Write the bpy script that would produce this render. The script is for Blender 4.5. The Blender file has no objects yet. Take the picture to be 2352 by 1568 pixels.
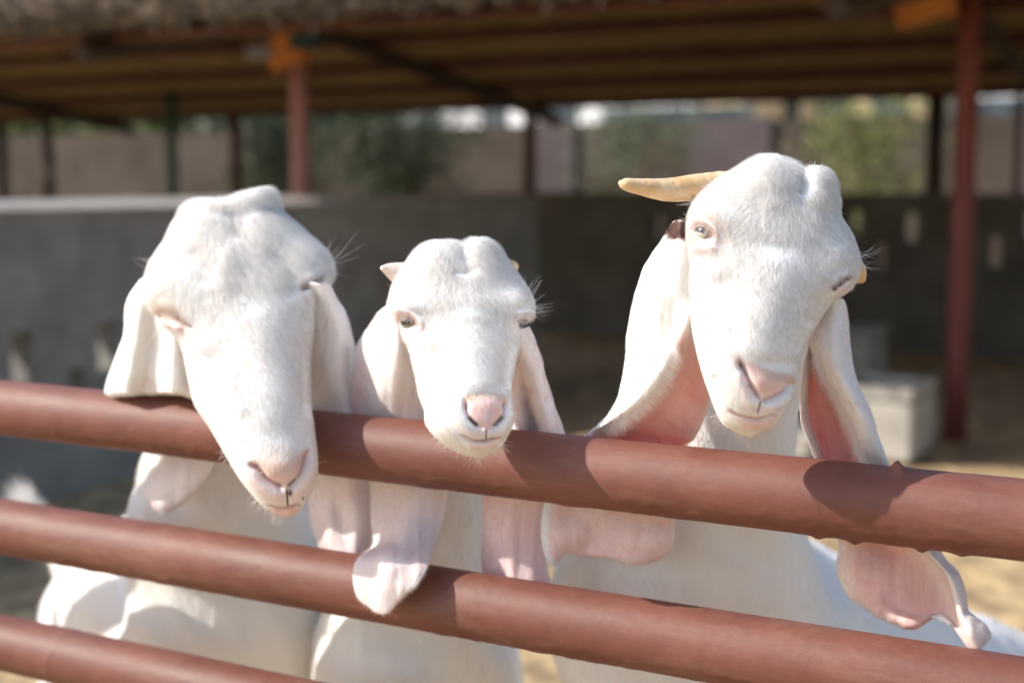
import bpy, math, random
import numpy as np
from mathutils import Vector, Matrix
R = math.radians
rng = np.random.default_rng(7); random.seed(7)
scene = bpy.context.scene
col = scene.collection
# ------------------------------------------------------------------ camera
H = 1.35; K = H/1.25; F = 3267.0; PITCH = math.atan(367/F)
cam = bpy.data.cameras.new('camera'); cam_o = bpy.data.objects.new('camera', cam); col.objects.link(cam_o)
cam.lens = 50; cam.sensor_width = 36; cam.clip_end = 500; cam.clip_start = 0.02
cam_o.location = (0, 0, H); cam_o.rotation_euler = (R(90)-PITCH, 0, 0)
cam.dof.use_dof = True; cam.dof.focus_distance = 1.13; cam.dof.aperture_fstop = 3.4; cam.dof.aperture_blades = 9
scene.camera = cam_o
# ------------------------------------------------------------------ light
SUN_TRAVEL = Vector((0.75, 0.04, -0.60)).normalized()
sun = bpy.data.lights.new('sun', 'SUN'); sun_o = bpy.data.objects.new('sun', sun); col.objects.link(sun_o)
sun.energy = 4.2; sun.angle = R(0.8); sun.color = (1.0, 0.95, 0.87)
sun_o.rotation_euler = SUN_TRAVEL.to_track_quat('-Z', 'Y').to_euler()
w = bpy.data.worlds.new('World'); scene.world = w; w.use_nodes = True
nt = w.node_tree; bg = nt.nodes['Background']
sky = nt.nodes.new('ShaderNodeTexSky'); sky.sky_type = 'NISHITA'; sky.sun_disc = False
to_sun = -SUN_TRAVEL
sky.sun_elevation = math.asin(to_sun.z); sky.sun_rotation = math.atan2(to_sun.x, to_sun.y)
sky.dust_density = 1.5; sky.air_density = 1.0
nt.links.new(sky.outputs[0], bg.inputs[0]); bg.inputs[1].default_value = 0.15
vs = scene.view_settings; vs.view_transform = 'Standard'; vs.look = 'None'; vs.gamma = 1; vs.exposure = 0.52
# ------------------------------------------------------------------ maths
cp, sp = math.cos(PITCH), math.sin(PITCH)
def at(px, py, d):
    """point seen at pixel (px,py) of the 2352x1568 picture, d metres in front of the camera"""
    px = np.asarray(px, float); py = np.asarray(py, float); d = np.asarray(d, float)
    x = (px-1176)/F*d; u = -(py-784)/F*d
    return np.stack([x+0*d, d*cp+u*sp, H+u*cp-d*sp], -1)
def proj(P):
    P = np.asarray(P); x = P[..., 0]; y = P[..., 1]; z = P[..., 2]-H
    d = y*cp-z*sp; u = y*sp+z*cp
    return 1176+F*x/d, 784-F*u/d, d
def zp(px):                                   # depth of the rail fence
    r = (np.asarray(px, float)-1176)/F
    return 1.556-(.56+1.556*r)/(1.802+r)
U = Vector((5888, -3267/cp*1.0, 0)); U = Vector((U.x, U.y, 0)).normalized()   # along the fence, towards the right
V = Vector((-U.y, U.x, 0))                    # away from the fence
def crow(A, n):
    """Catmull-Rom resample of rows A (k, ..., c) to n rows"""
    A = np.asarray(A, float); k = len(A)
    P = np.concatenate([[2*A[0]-A[1]], A, [2*A[-1]-A[-2]]])
    t = np.linspace(0, k-1-1e-9, n); i = t.astype(int); f = (t-i).reshape((-1,)+(1,)*(A.ndim-1))
    p0, p1, p2, p3 = P[i], P[i+1], P[i+2], P[i+3]
    return .5*((2*p1)+(-p0+p2)*f+(2*p0-5*p1+4*p2-p3)*f**2+(-p0+3*p1-3*p2+p3)*f**3)
_nv = rng.normal(size=(24, 3)); _np = rng.uniform(0, 6.28, 24)
def snoise(P, freq, o=0):
    P = np.asarray(P)*freq; s = 0
    for k in range(8):
        j = (k*5+o*7) % 24; q = (k*11+o*3+5) % 24
        s = s+np.sin(P@_nv[j]*2.1+_np[j]+1.7*np.sin(P@_nv[q]*1.3+_np[q]))
    return s/4.0
def smooth(a, b, x):
    t = np.clip((x-a)/(b-a), 0, 1); return t*t*(3-2*t)
def pdist(px, py, line):
    """distance in pixels to a polyline, and the fraction along it"""
    best = np.full(px.shape, 1e9); fr = np.zeros(px.shape); n = len(line)-1
    for i in range(n):
        (x0, y0), (x1, y1) = line[i], line[i+1]
        dx, dy = x1-x0, y1-y0; L = dx*dx+dy*dy+1e-9
        t = np.clip(((px-x0)*dx+(py-y0)*dy)/L, 0, 1)
        d = np.hypot(px-x0-t*dx, py-y0-t*dy); m = d < best
        best = np.where(m, d, best); fr = np.where(m, (i+t)/n, fr)
    return best, fr
def sm_line(line, n=24):
    return [tuple(p) for p in crow(np.array(line, float), n)]
# ------------------------------------------------------------------ materials
def mat(name, base=(.5, .5, .5), rough=.6, **kw):
    m = bpy.data.materials.new(name); m.use_nodes = True
    b = m.node_tree.nodes['Principled BSDF']
    b.inputs['Base Color'].default_value = (*base, 1); b.inputs['Roughness'].default_value = rough
    for k, v in kw.items(): b.inputs[k].default_value = v
    return m
def nd(m, t, **kw):
    n = m.node_tree.nodes.new(t)
    for k, v in kw.items():
        if k in n.inputs.keys(): n.inputs[k].default_value = v
        else: setattr(n, k, v)
    return n
def lk(m, a, b): m.node_tree.links.new(a, b)
def bsdf(m): return m.node_tree.nodes['Principled BSDF']
def noisy(name, c1, c2, scale=8, rough=.8, bump=.3, bscale=60, detail=6, bdist=.01, stretch=None, spec=.3):
    m = mat(name, c1, rough); m.node_tree.nodes['Principled BSDF'].inputs['Specular IOR Level'].default_value = spec
    tc = nd(m, 'ShaderNodeTexCoord'); src = tc.outputs['Object']
    if stretch:
        mp = nd(m, 'ShaderNodeMapping'); mp.inputs['Scale'].default_value = stretch; lk(m, src, mp.inputs[0]); src = mp.outputs[0]
    n = nd(m, 'ShaderNodeTexNoise', Scale=scale, Detail=detail); lk(m, src, n.inputs['Vector'])
    r = nd(m, 'ShaderNodeValToRGB'); r.color_ramp.elements[0].position = .35; r.color_ramp.elements[1].position = .68
    r.color_ramp.elements[0].color = (*c1, 1); r.color_ramp.elements[1].color = (*c2, 1)
    lk(m, n.outputs['Fac'], r.inputs[0]); lk(m, r.outputs[0], bsdf(m).inputs['Base Color'])
    n2 = nd(m, 'ShaderNodeTexNoise', Scale=bscale, Detail=4); lk(m, src, n2.inputs['Vector'])
    b = nd(m, 'ShaderNodeBump', Strength=bump, Distance=bdist); lk(m, n2.outputs['Fac'], b.inputs['Height']); lk(m, b.outputs[0], bsdf(m).inputs['Normal'])
    return m
# ------------------------------------------------------------------ objects
def tag(o, label=None, cat=None, group=None, kind=None):
    if label: o['label'] = label
    if cat: o['category'] = cat
    if group: o['group'] = group
    if kind: o['kind'] = kind
    return o
def empty(name, loc=(0, 0, 0)):
    o = bpy.data.objects.new(name, None); col.objects.link(o); o.location = loc; o.empty_display_size = .05; return o
def mesh_obj(name, verts, faces, m, parent=None, smooth_=True, cols=None):
    me = bpy.data.meshes.new(name)
    v = np.asarray(verts, float)
    off = np.array(parent.location) if parent else np.zeros(3)
    me.from_pydata((v-off).tolist(), [], faces if isinstance(faces, list) else faces.tolist())
    me.update()
    if smooth_: me.polygons.foreach_set('use_smooth', [True]*len(me.polygons))
    if cols is not None:
        a = me.color_attributes.new('col', 'FLOAT_COLOR', 'POINT')
        a.data.foreach_set('color', np.c_[cols, np.ones(len(cols))].astype(np.float32).ravel())
    if m: me.materials.append(m)
    o = bpy.data.objects.new(name, me); col.objects.link(o)
    if parent: o.parent = parent
    return o
def grid_faces(r, c, wrap=False, base=0, flip=False):
    i = np.arange(r-1)[:, None]*c; j = np.arange(c if wrap else c-1)[None, :]
    a = i+j; b = i+(j+1) % c
    q = np.stack([a, b, b+c, a+c], -1).reshape(-1, 4)+base
    return q[:, ::-1] if flip else q
def tube(pts, rad, seg=24, rad2=None, up=None, cap=True):
    """round (or oval) tube through world points"""
    pts = np.asarray(pts, float); n = len(pts); rad = np.broadcast_to(rad, n); r2 = rad if rad2 is None else np.broadcast_to(rad2, n)
    T = np.gradient(pts, axis=0); T /= np.linalg.norm(T, axis=1)[:, None]
    upv = np.array(up if up is not None else (0, 0, 1.0), float)
    A = np.cross(T, upv); bad = np.linalg.norm(A, axis=1) < 1e-3
    A[bad] = np.cross(T[bad], (1.0, 0.01, 0)); A /= np.linalg.norm(A, axis=1)[:, None]
    B = np.cross(A, T)
    th = np.linspace(0, 2*np.pi, seg, endpoint=False)
    P = pts[:, None]+A[:, None]*(np.cos(th)[None, :, None]*rad[:, None, None])+B[:, None]*(np.sin(th)[None, :, None]*r2[:, None, None])
    v = P.reshape(-1, 3); f = grid_faces(n, seg, True).tolist()
    if cap:
        v = np.concatenate([v, [pts[0]], [pts[-1]]]); a = n*seg
        for k in range(seg):
            f.append([(k+1) % seg, k, a]); f.append([(n-1)*seg+k, (n-1)*seg+(k+1) % seg, a+1])
    return v, f
class MB:
    def __init__(s): s.v = []; s.f = []; s.n = 0
    def add(s, v, f):
        v = np.asarray(v, float); s.v.append(v); s.f += [[i+s.n for i in q] for q in (f if isinstance(f, list) else f.tolist())]; s.n += len(v); return s
    def box(s, c, hx, hy, hz, ax=(1, 0, 0), ay=(0, 1, 0), az=(0, 0, 1), bev=0.0):
        c = np.array(c, float); ax, ay, az = [np.array(a, float) for a in (ax, ay, az)]
        if bev <= 0:
            v = [c+ax*hx*i+ay*hy*j+az*hz*k for i in (-1, 1) for j in (-1, 1) for k in (-1, 1)]
            return s.add(v, [[0, 1, 3, 2], [4, 6, 7, 5], [0, 4, 5, 1], [2, 3, 7, 6], [0, 2, 6, 4], [1, 5, 7, 3]])
        v = []; b = bev
        for k, sx in ((-hz, b), (-hz+b, 0), (hz-b, 0), (hz, b)):
            x, y = hx-sx, hy-sx
            for (i, j) in ((-x, -y+b), (-x+b, -y), (x-b, -y), (x, -y+b), (x, y-b), (x-b, y), (-x+b, y), (-x, y-b)):
                v.append(c+ax*i+ay*j+az*k)
        f = grid_faces(4, 8, True).tolist()+[list(range(8))[::-1], list(range(24, 32))]
        return s.add(v, f)
    def build(s, name, m, parent=None, smooth_=False):
        return mesh_obj(name, np.concatenate(s.v), s.f, m, parent, smooth_)
def arr(*a): return np.array(a, float)
# ================================================================== SETTING
def bgp(u, v, h):
    """background point: metres along the fence, metres away from the camera line, height (metres)"""
    p = (U*u+V*v)*K
    return np.array((p.x, p.y, H+K*(h-1.25)))
def uv_px(px, v):                        # the u of the place that shows at column px when v metres away
    r = (px-1176)/F; z = v/(V.y+V.x*r); return float(Vector((r*z, z, 0)).dot(U))
m_ground = noisy('dirt', (.25, .175, .10), (.60, .44, .24), 7.0, .95, .8, 9, bdist=.05)
S = 120; g = 90
xs = np.concatenate([np.linspace(-S, -14, 12), np.linspace(-12, 12, g), np.linspace(14, S, 12)]); ys = np.concatenate([np.linspace(-20, -2, 8), np.linspace(-1.5, 26, g), np.linspace(30, S*1.6, 12)])
X, Y = np.meshgrid(xs, ys); P = np.stack([X, Y, 0*X], -1)
P[..., 2] = -.02+.018*snoise(P, 1.7)+.01*snoise(P, 5, 1)
tag(mesh_obj('ground', P.reshape(-1, 3), grid_faces(*X.shape), m_ground), kind='structure')

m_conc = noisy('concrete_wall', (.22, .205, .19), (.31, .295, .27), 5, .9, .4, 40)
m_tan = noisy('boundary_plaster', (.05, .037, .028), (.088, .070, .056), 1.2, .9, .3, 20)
def holed_wall(name, A, axis, nrm, length, height, thick, holes, m, bw):
    """masonry wall from A along axis, built of courses round the ventilation holes (s0,s1,h0,h1)"""
    a = np.array(axis); n = np.array(nrm); A = np.array(A, float)
    ss = sorted({0, length}|{x for h in holes for x in h[:2]}); hs = sorted({0, height}|{x for h in holes for x in h[2:]})
    mb = MB()
    def q(p): mb.add(p, [[0, 1, 2, 3]])
    pt = lambda s, h, t: A+a*s+arr(0, 0, h)+n*(-t*thick)
    hole = lambda s, h: any(x[0] < s < x[1] and x[2] < h < x[3] for x in holes)
    for i in range(len(ss)-1):
        for j in range(len(hs)-1):
            s0, s1, h0, h1 = ss[i], ss[i+1], hs[j], hs[j+1]
            if hole((s0+s1)/2, (h0+h1)/2): continue
            for t in (0, 1): q([pt(s0, h0, t), pt(s1, h0, t), pt(s1, h1, t), pt(s0, h1, t)])
    for (s0, s1, h0, h1) in holes:
        q([pt(s0, h0, 0), pt(s1, h0, 0), pt(s1, h0, 1), pt(s0, h0, 1)]); q([pt(s0, h1, 0), pt(s1, h1, 0), pt(s1, h1, 1), pt(s0, h1, 1)])
        q([pt(s0, h0, 0), pt(s0, h1, 0), pt(s0, h1, 1), pt(s0, h0, 1)]); q([pt(s1, h0, 0), pt(s1, h1, 0), pt(s1, h1, 1), pt(s1, h0, 1)])
    q([pt(0, height, 0), pt(length, height, 0), pt(length, height, 1), pt(0, height, 1)])
    q([pt(0, 0, 0), pt(0, height, 0), pt(0, height, 1), pt(0, 0, 1)]); q([pt(length, 0, 0), pt(length, height, 0), pt(length, height, 1), pt(length, 0, 1)])
    return mb
# left low wall runs away from us (along V)
A0 = arr(-1.733, 5.8); ua = float(Vector((A0[0], A0[1], 0)).dot(U)); va = float(Vector((A0[0], A0[1], 0)).dot(V))
lw0 = va-3.2; lw1 = va+3.886
def hpix(px):           # distance along left wall (v) of picture column px
    r = (px-1176)/F; # point = U*ua+V*v ; x=r*y
    return (r*U.y*ua-U.x*ua)/(V.x-r*V.y)
holes = []
for (x0, x1, y0, y1) in ((18, 72, 735, 862), (218, 268, 712, 828), (148, 190, 818, 920), (-190, -120, 770, 880), (330, 372, 800, 900), (430, 470, 700, 790)):
    v0, v1 = hpix(x0), hpix(x1); z = abs((U*ua+V*((v0+v1)/2)).y); h1 = 1.25-(y0-417)/F*z; h0 = 1.25-(y1-417)/F*z
    holes.append(((v0-lw0)*K, (v1-lw0)*K, max(.1, K*h0+.0), K*h1))
hs = sorted(holes)
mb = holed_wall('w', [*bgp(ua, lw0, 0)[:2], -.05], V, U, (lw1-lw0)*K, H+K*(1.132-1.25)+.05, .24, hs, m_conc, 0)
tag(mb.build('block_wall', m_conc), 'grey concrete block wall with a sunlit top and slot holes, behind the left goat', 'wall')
cz0, cz1 = H+K*(1.132-1.25)+.002, H+K*(1.178-1.25); c0_ = np.array([*bgp(ua, lw0-.1, 0)[:2], 0]); c1_ = np.array([*bgp(ua, lw1+.02, 0)[:2], 0]); nU = np.array(U)
prof = [(.02, cz0), (.02, cz0+.012), (-.12, cz1), (-.26, cz0+.012), (-.26, cz0)]
cv = [c+nU*a+arr(0, 0, z_) for c in (c0_, c1_) for a, z_ in prof]; cf_ = [[i, (i+1) % 5, 5+(i+1) % 5, 5+i] for i in range(5)]+[[4, 3, 2, 1, 0], [5, 6, 7, 8, 9]]
m_cop = noisy('pale_coping', (.34, .31, .28), (.46, .42, .38), 4, .9, .3, 30)  # sunlit look of the wall top put into pale colour and slope
wl = bpy.data.objects['block_wall']; mesh_obj('coping', cv, cf_, m_cop, wl, False)
# right low wall along U, further away
vb = 12*(V.y+V.x*.0165)
u0, u1 = uv_px(1195, vb), uv_px(2352, vb)+3
holes = []
for (x0, x1, y0, y1) in ((1942, 1975, 470, 522), (2068, 2102, 474, 540), (2000, 2030, 545, 605), (2265, 2297, 528, 598), (1700, 1730, 470, 530), (1490, 1520, 480, 540), (2345, 2375, 470, 530)):
    a, b = uv_px(x0, vb), uv_px(x1, vb); z = (U*a+V*vb).y
    holes.append(((a-u0)*K, (b-u0)*K, K*(1.25-(y1-417)/F*z), K*(1.25-(y0-417)/F*z)))
m_dark = noisy('dark_block', (.085, .076, .065), (.13, .117, .10), 4, .95, .4, 30)  # darker tone than the block of the left wall
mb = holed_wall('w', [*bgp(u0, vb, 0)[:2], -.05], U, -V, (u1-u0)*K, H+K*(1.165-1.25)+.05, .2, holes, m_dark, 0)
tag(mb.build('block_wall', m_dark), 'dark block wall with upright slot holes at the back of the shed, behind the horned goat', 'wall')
# boundary wall
vw = 18.0; mb = MB(); c0, c1 = uv_px(-900, vw), uv_px(3400, vw)
mc = (c0+c1)/2; hw_ = 2.04
P0 = bgp(mc, vw, 0); top = H+K*(hw_-1.25)
mb.box((P0[0], P0[1], top/2), (c1-c0)/2*K, .12, top/2, U, V)
bw_o = empty('boundary_wall', (P0[0], P0[1], 0))
tag(bw_o, 'tall plain tan plastered boundary wall far behind the shed', 'wall')
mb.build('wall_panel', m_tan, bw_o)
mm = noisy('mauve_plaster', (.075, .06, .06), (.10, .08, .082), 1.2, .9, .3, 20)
for (a, b) in ((1590, 1775), (2330, 2500), (1240, 1330)):
    a, b = uv_px(a, vw), uv_px(b, vw); p = bgp((a+b)/2, vw-.14, 0)
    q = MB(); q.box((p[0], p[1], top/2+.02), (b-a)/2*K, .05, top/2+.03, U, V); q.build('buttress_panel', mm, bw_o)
# ------------------------------------------------------------------ the shed
m_thatch = noisy('palm_thatch', (.38, .25, .11), (.62, .45, .23), 9, .95, 1.0, 60, bdist=.03, stretch=(1, 6, 6))
m_thatch_out = noisy('sun_bleached_thatch', (.17, .135, .10), (.34, .28, .21), 14, .95, 1.0, 60, bdist=.03)
m_red = noisy('red_oxide_post', (.14, .038, .032), (.19, .052, .042), 6, .55, .1, 30)
m_rust = noisy('rusty_beam', (.075, .03, .02), (.12, .045, .028), 6, .7, .1, 30)
m_darkwood = noisy('dark_beam', (.035, .022, .015), (.06, .04, .03), 6, .8, .3, 30)
m_orange = noisy('orange_bracket', (.45, .16, .035), (.55, .21, .05), 6, .5, .1, 30)
m_green = noisy('green_post', (.02, .07, .045), (.03, .09, .06), 6, .6, .1, 30)
m_blue = noisy('grey_blue_clamp', (.2, .2, .26), (.25, .25, .32), 6, .5, .1, 30)
m_teal = noisy('dark_teal_clamp', (.01, .045, .05), (.015, .06, .07), 6, .5, .1, 30)
sh_c = bgp(0, 7.2, 0); shed = empty('goat_shed', (sh_c[0], sh_c[1], 0))
tag(shed, 'open low shed with palm thatch roof on red posts behind the goats', 'shed')
vf, vr, vk = 5.3, 7.2, 10.75; hf, hr, hk = 2.0, 2.34, 1.87
ul, ur = -17, 9.5
def roofz(v): return np.where(v < vr, hf+(hr-hf)*(v-vf)/(vr-vf), hr+(hk-hr)*(v-vr)/(vk-vr))
nu, nv = 400, 60
uu = np.linspace(ul, ur, nu); vv = np.linspace(vf, vk, nv)
def bgrid(u, v, h):
    u, v, h = np.broadcast_arrays(u, v, h)
    return np.stack([K*(U.x*u+V.x*v), K*(U.y*u+V.y*v), H+K*(h-1.25)], -1)
UU, VV = np.meshgrid(uu, vv)
rag = rng.normal(size=nu)*.035; 
VV2 = VV+np.where(VV == vv[0], rag[None], 0)
low = bgrid(UU, VV2, roofz(VV)+.02*snoise(np.stack([UU*3, VV*1.2, 0*UU], -1), 3)+rng.normal(size=UU.shape)*.006)
hi = bgrid(UU, VV2, roofz(VV)+.16+.02*snoise(np.stack([UU, VV, 0*UU], -1), 4))
v = np.concatenate([low.reshape(-1, 3), hi.reshape(-1, 3)]); f = grid_faces(nv, nu).tolist()+grid_faces(nv, nu, base=nv*nu).tolist()
mesh_obj('thatch_roof', v, f, m_thatch, shed)
# front fringe: many fronds hanging over the eave
mb = MB(); fv = []; ff = []
for k in range(11000):
    u = rng.uniform(ul, ur); t = rng.uniform(0, 1); L = rng.uniform(.05, .2); wd = rng.uniform(.004, .012)
    p = arr(u, vf+rng.uniform(-.05, .04), hf+rng.uniform(.04, .26)); d = arr(rng.normal()*.5, -rng.uniform(.1, .9), -rng.uniform(.1, .75)); d /= np.linalg.norm(d)
    e = p+d*L; n = len(fv)
    for q in (p+arr(wd, 0, 0), p-arr(wd, 0, 0), (p+e)/2-arr(wd, .01, -.01), e, (p+e)/2+arr(wd, -.01, .01)): fv.append(bgrid(*q))
    ff.append([n, n+1, n+2, n+3, n+4])
mesh_obj('eave_fringe', fv, ff, m_thatch_out, shed, False)
# thatch bulk at the eave
th = np.linspace(0, 2*np.pi, 14, endpoint=False); uq = np.linspace(ul, ur, 400)
Pq = np.stack([bgrid(u, vf+.02+.09*np.cos(th)+.015*rng.normal(size=14), hf+.15+.14*np.sin(th)+.02*rng.normal(size=14)) for u in uq])
mesh_obj('eave_roll', Pq.reshape(-1, 3), grid_faces(400, 14, True), m_thatch_out, shed)
def beam(name, a, b, r, m, sq=True, par=shed, seg=4):
    a, b = bgp(*a), bgp(*b); v, f = tube([a, a*.5+b*.5, b], r, seg)
    return mesh_obj(name, v, f, m, par, not sq)
for v in (5.6, 7.25, 8.0, 8.8, 9.6, 10.35):
    beam('purlin', (ul, v, float(roofz(np.array(v)))-.05), (ur, v, float(roofz(np.array(v)))-.05), .04, m_rust)
for px in (-420, 690, 2150, 3300):
    u = uv_px(px, vr)
    for (va_, vb_) in ((vf+.1, vr), (vr, vk)):
        beam('rafter', (u, va_, float(roofz(np.array(va_)))-.11), (u, vb_, float(roofz(np.array(vb_)))-.11), .065, m_darkwood)
def post(px, v, h, r, m, lean=0):
    u = uv_px(px, v); a = bgp(u, v, 0); a[2] = -.1; b = bgp(u+lean, v, h)
    vv_, f = tube(np.linspace(a, b, 6), r, 20); return mesh_obj('post', vv_, f, m, shed), u
def bracket(u, v, h, s=1):
    q = MB(); q.box(bgp(u, v-.02, h), .17*s, .05, .05, (U*.97+Vector((0, 0, .24))), V, (Vector((0, 0, 1))*.97-U*.24)); q.build('bracket', m_orange, shed)
m_pinkred = noisy('pink_post', (.34, .165, .165), (.40, .20, .20), 6, .55, .1, 30)  # lighter pink than the other posts
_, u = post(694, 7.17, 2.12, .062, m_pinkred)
bracket(u-.02, 7.12, 2.0, .8); q = MB(); q.box(bgp(u-.03, 7.1, 2.14), .1, .06, .13, U, V); q.build('bracket', m_orange, shed)
q = MB(); q.box(bgp(u+.14, 7.05, 2.09), .1, .04, .045, U, V); q.build('clamp', m_teal, shed)
q = MB(); q.box(bgp(u-.2, 7.05, 2.04), .1, .04, .035, U, V); q.build('clamp', m_blue, shed)
_, u = post(2208, 7.17, 2.3, .06, m_red)
q = MB(); q.box(bgp(u-.17, 7.0, 2.07), .15, .04, .07, (U*.97+Vector((0, 0, .22))), V, (Vector((0, 0, 1))*.97-U*.22)); q.build('bracket', m_orange, shed)
for (px, v, r, m) in ((1217, 10.7, .06, m_rust), (548, 10.7, .06, m_rust), (402, 9.5, .05, m_green), (2140, 10.7, .07, m_darkwood), (15, 10.7, .06, m_darkwood), (2330, 10.7, .03, m_rust)):
    post(px, v, float(roofz(np.array(v)))-.02, r, m)
u = uv_px(118, 10.2); pts = [bgp(u+.03*math.sin(k*1.9), 10.2, h) for k, h in enumerate(np.linspace(0, 1.98, 7))]; v_, f_ = tube(crow(pts, 24), .055, 14); mesh_obj('post', v_, f_, m_darkwood, shed)
# ------------------------------------------------------------------ troughs
m_block = noisy('pale_concrete', (.36, .33, .285), (.52, .48, .42), 9, .85, .3, 50)
def trough(px0, px1, ytop, ybase, depth_len, label, inner=True):
    z = 1.25*F/(ybase-417); x0 = (px0-1176)/F*z; x1 = (px1-1176)/F*z; h = 1.25-(ytop-417)/F*z
    c = np.array(((x0+x1)/2*K, z*K, 0)); o = empty('feed_trough', tuple(c)); tag(o, label, 'trough')
    w_ = (x1-x0)/2*K; hh = (h*K+H-K*1.25)
    ax = U; ay = V
    q = MB(); cc = c+np.array(ay)*depth_len/2
    q.box((cc[0], cc[1], hh/2-.02), w_, depth_len/2, hh/2-.02, ax, ay, bev=.015); q.build('trough_base', m_block, o)
    q = MB(); t = .035
    for s in (-1, 1):
        p = cc+np.array(ax)*s*(w_-t); q.box((p[0], p[1], hh), t, depth_len/2, .03, ax, ay, bev=.008)
        p = cc+np.array(ay)*s*(depth_len/2-t); q.box((p[0], p[1], hh), w_-2*t-.001, t, .03, ax, ay, bev=.008)
    q.build('rim', m_block, o)
trough(1905, 2105, 905, 1062, .5, 'low pale concrete trough on the dirt between the horned goat ear and the red post')
trough(1935, 1998, 770, 885, .5, 'small narrow pale concrete block farther back by the dark wall')
trough(1660, 1872, 1012, 1052, .4, 'flat pale concrete slab on the ground below the horned goat chin')
# ------------------------------------------------------------------ trees
def leaf_mat(name, a, b):
    m = noisy(name, a, b, 1.5, .6, 0, 10); bsdf(m).inputs['Transmission Weight'].default_value = 0
    return m
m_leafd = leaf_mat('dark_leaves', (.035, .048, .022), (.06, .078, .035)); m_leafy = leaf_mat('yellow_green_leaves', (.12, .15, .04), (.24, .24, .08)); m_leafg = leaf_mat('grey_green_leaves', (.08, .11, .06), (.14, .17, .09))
m_bark = noisy('bark', (.10, .07, .045), (.18, .13, .09), 10, .9, .5, 40)
def tree(px, v, htop, hbot, rad, m, label, n=1500, name='bush', cat='bush', dens=1.0, leaf=1.0):
    u = uv_px(px, v); base = bgp(u, v, 0); base[2] = 0; o = empty(name, tuple(base)); tag(o, label, cat, 'bushes and trees behind the shed')
    T = H+K*(htop-1.25); B = max(.2, H+K*(hbot-1.25))
    q = MB()
    cl = []
    for k in range(9):
        a = rng.uniform(0, 6.28); rr = rad*rng.uniform(.25, .8); hz = rng.uniform(B, T-.15)
        e = base+arr(math.cos(a)*rr, math.sin(a)*rr, hz); cl.append(e)
        q.add(*tube(crow([base, base+arr(0, 0, hz*.45)+rng.normal(size=3)*.05, e], 8), np.linspace(.05, .012, 8), 7))
    q.build('trunk', m_bark, o, True)
    fv = []; ff = []
    for k in range(34): cl.append(base+arr(*(rng.normal(size=2)*rad*.5), rng.uniform(B, T)))
    for k in range(n):
        c = cl[rng.integers(len(cl))]+rng.normal(size=3)*rad*.2; d = rng.normal(size=3); d /= np.linalg.norm(d); e = np.cross(d, rng.normal(size=3)); e /= np.linalg.norm(e); L = rng.uniform(.05, .11)*leaf; i = len(fv)
        fv += [c, c+d*L*.5+e*L*.22, c+d*L, c+d*L*.5-e*L*.22]; ff.append([i, i+1, i+2, i+3])
    mesh_obj('crown', fv, ff, m, o, False)
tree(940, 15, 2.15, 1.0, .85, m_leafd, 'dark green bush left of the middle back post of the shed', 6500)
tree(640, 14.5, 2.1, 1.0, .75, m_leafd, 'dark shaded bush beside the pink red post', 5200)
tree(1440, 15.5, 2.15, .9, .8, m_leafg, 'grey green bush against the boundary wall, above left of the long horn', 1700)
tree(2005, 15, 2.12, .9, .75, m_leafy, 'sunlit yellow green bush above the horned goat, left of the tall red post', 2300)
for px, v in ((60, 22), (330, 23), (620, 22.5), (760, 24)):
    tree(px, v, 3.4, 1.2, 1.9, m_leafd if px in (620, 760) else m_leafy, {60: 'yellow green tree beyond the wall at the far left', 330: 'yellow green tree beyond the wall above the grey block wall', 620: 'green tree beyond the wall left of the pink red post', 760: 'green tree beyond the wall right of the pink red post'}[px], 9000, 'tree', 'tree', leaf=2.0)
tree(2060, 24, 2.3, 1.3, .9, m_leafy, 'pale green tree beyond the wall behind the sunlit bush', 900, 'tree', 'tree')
# far buildings in the gap, the last ones added to brighten it
m_wh = noisy('white_render', (.78, .78, .80), (.82, .82, .84), 2, .8, .1, 10); m_crm = noisy('cream_render', (.66, .52, .32), (.72, .58, .38), 2, .8, .1, 10); m_gl = mat('window_glass', (.05, .07, .09), .15)
def house(px0, px1, v, h, m, label):
    a, b = uv_px(px0, v), uv_px(px1, v); p = bgp((a+b)/2, v, 0); o = empty('house', (p[0], p[1], 0)); tag(o, label, 'house')
    hh = H+K*(h-1.25); q = MB(); q.box((p[0], p[1], hh/2), (b-a)/2*K, 2.5, hh/2, U, V); q.build('wall', m, o)
    q = MB(); q.box((p[0], p[1], hh+.1), (b-a)/2*K+.15, 2.65, .1, U, V); q.build('roof', m, o)
    for k in range(3):
        s = ((k+.5)/3-.5)*(b-a)*K; c = p+np.array(U)*s-np.array(V)*2.51; q = MB(); q.box((c[0], c[1], hh*.6), .45, .03, .5, U, V); q.build('window', m_gl, o)
house(1480, 1690, 34, 4.2, m_wh, 'white flat roofed house beyond the boundary wall, in the gap under the roof')
house(1695, 1775, 33, 4.1, m_crm, 'cream house beside the white one beyond the boundary wall')
house(1010, 1455, 38, 5.0, m_wh, 'added long white house standing in for bright sky behind the middle back post')  # added to whiten the gap in place of bright sky behind leaves
house(1800, 2150, 36, 4.6, m_crm, 'added low cream house brightening the sky gap behind the sunlit bush')  # added to lighten the sky gap behind the bush
house(2230, 2420, 36, 4.4, m_wh, 'added white house brightening the sky gap right of the tall red post')  # added to carry the bright gap on to the right
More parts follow.
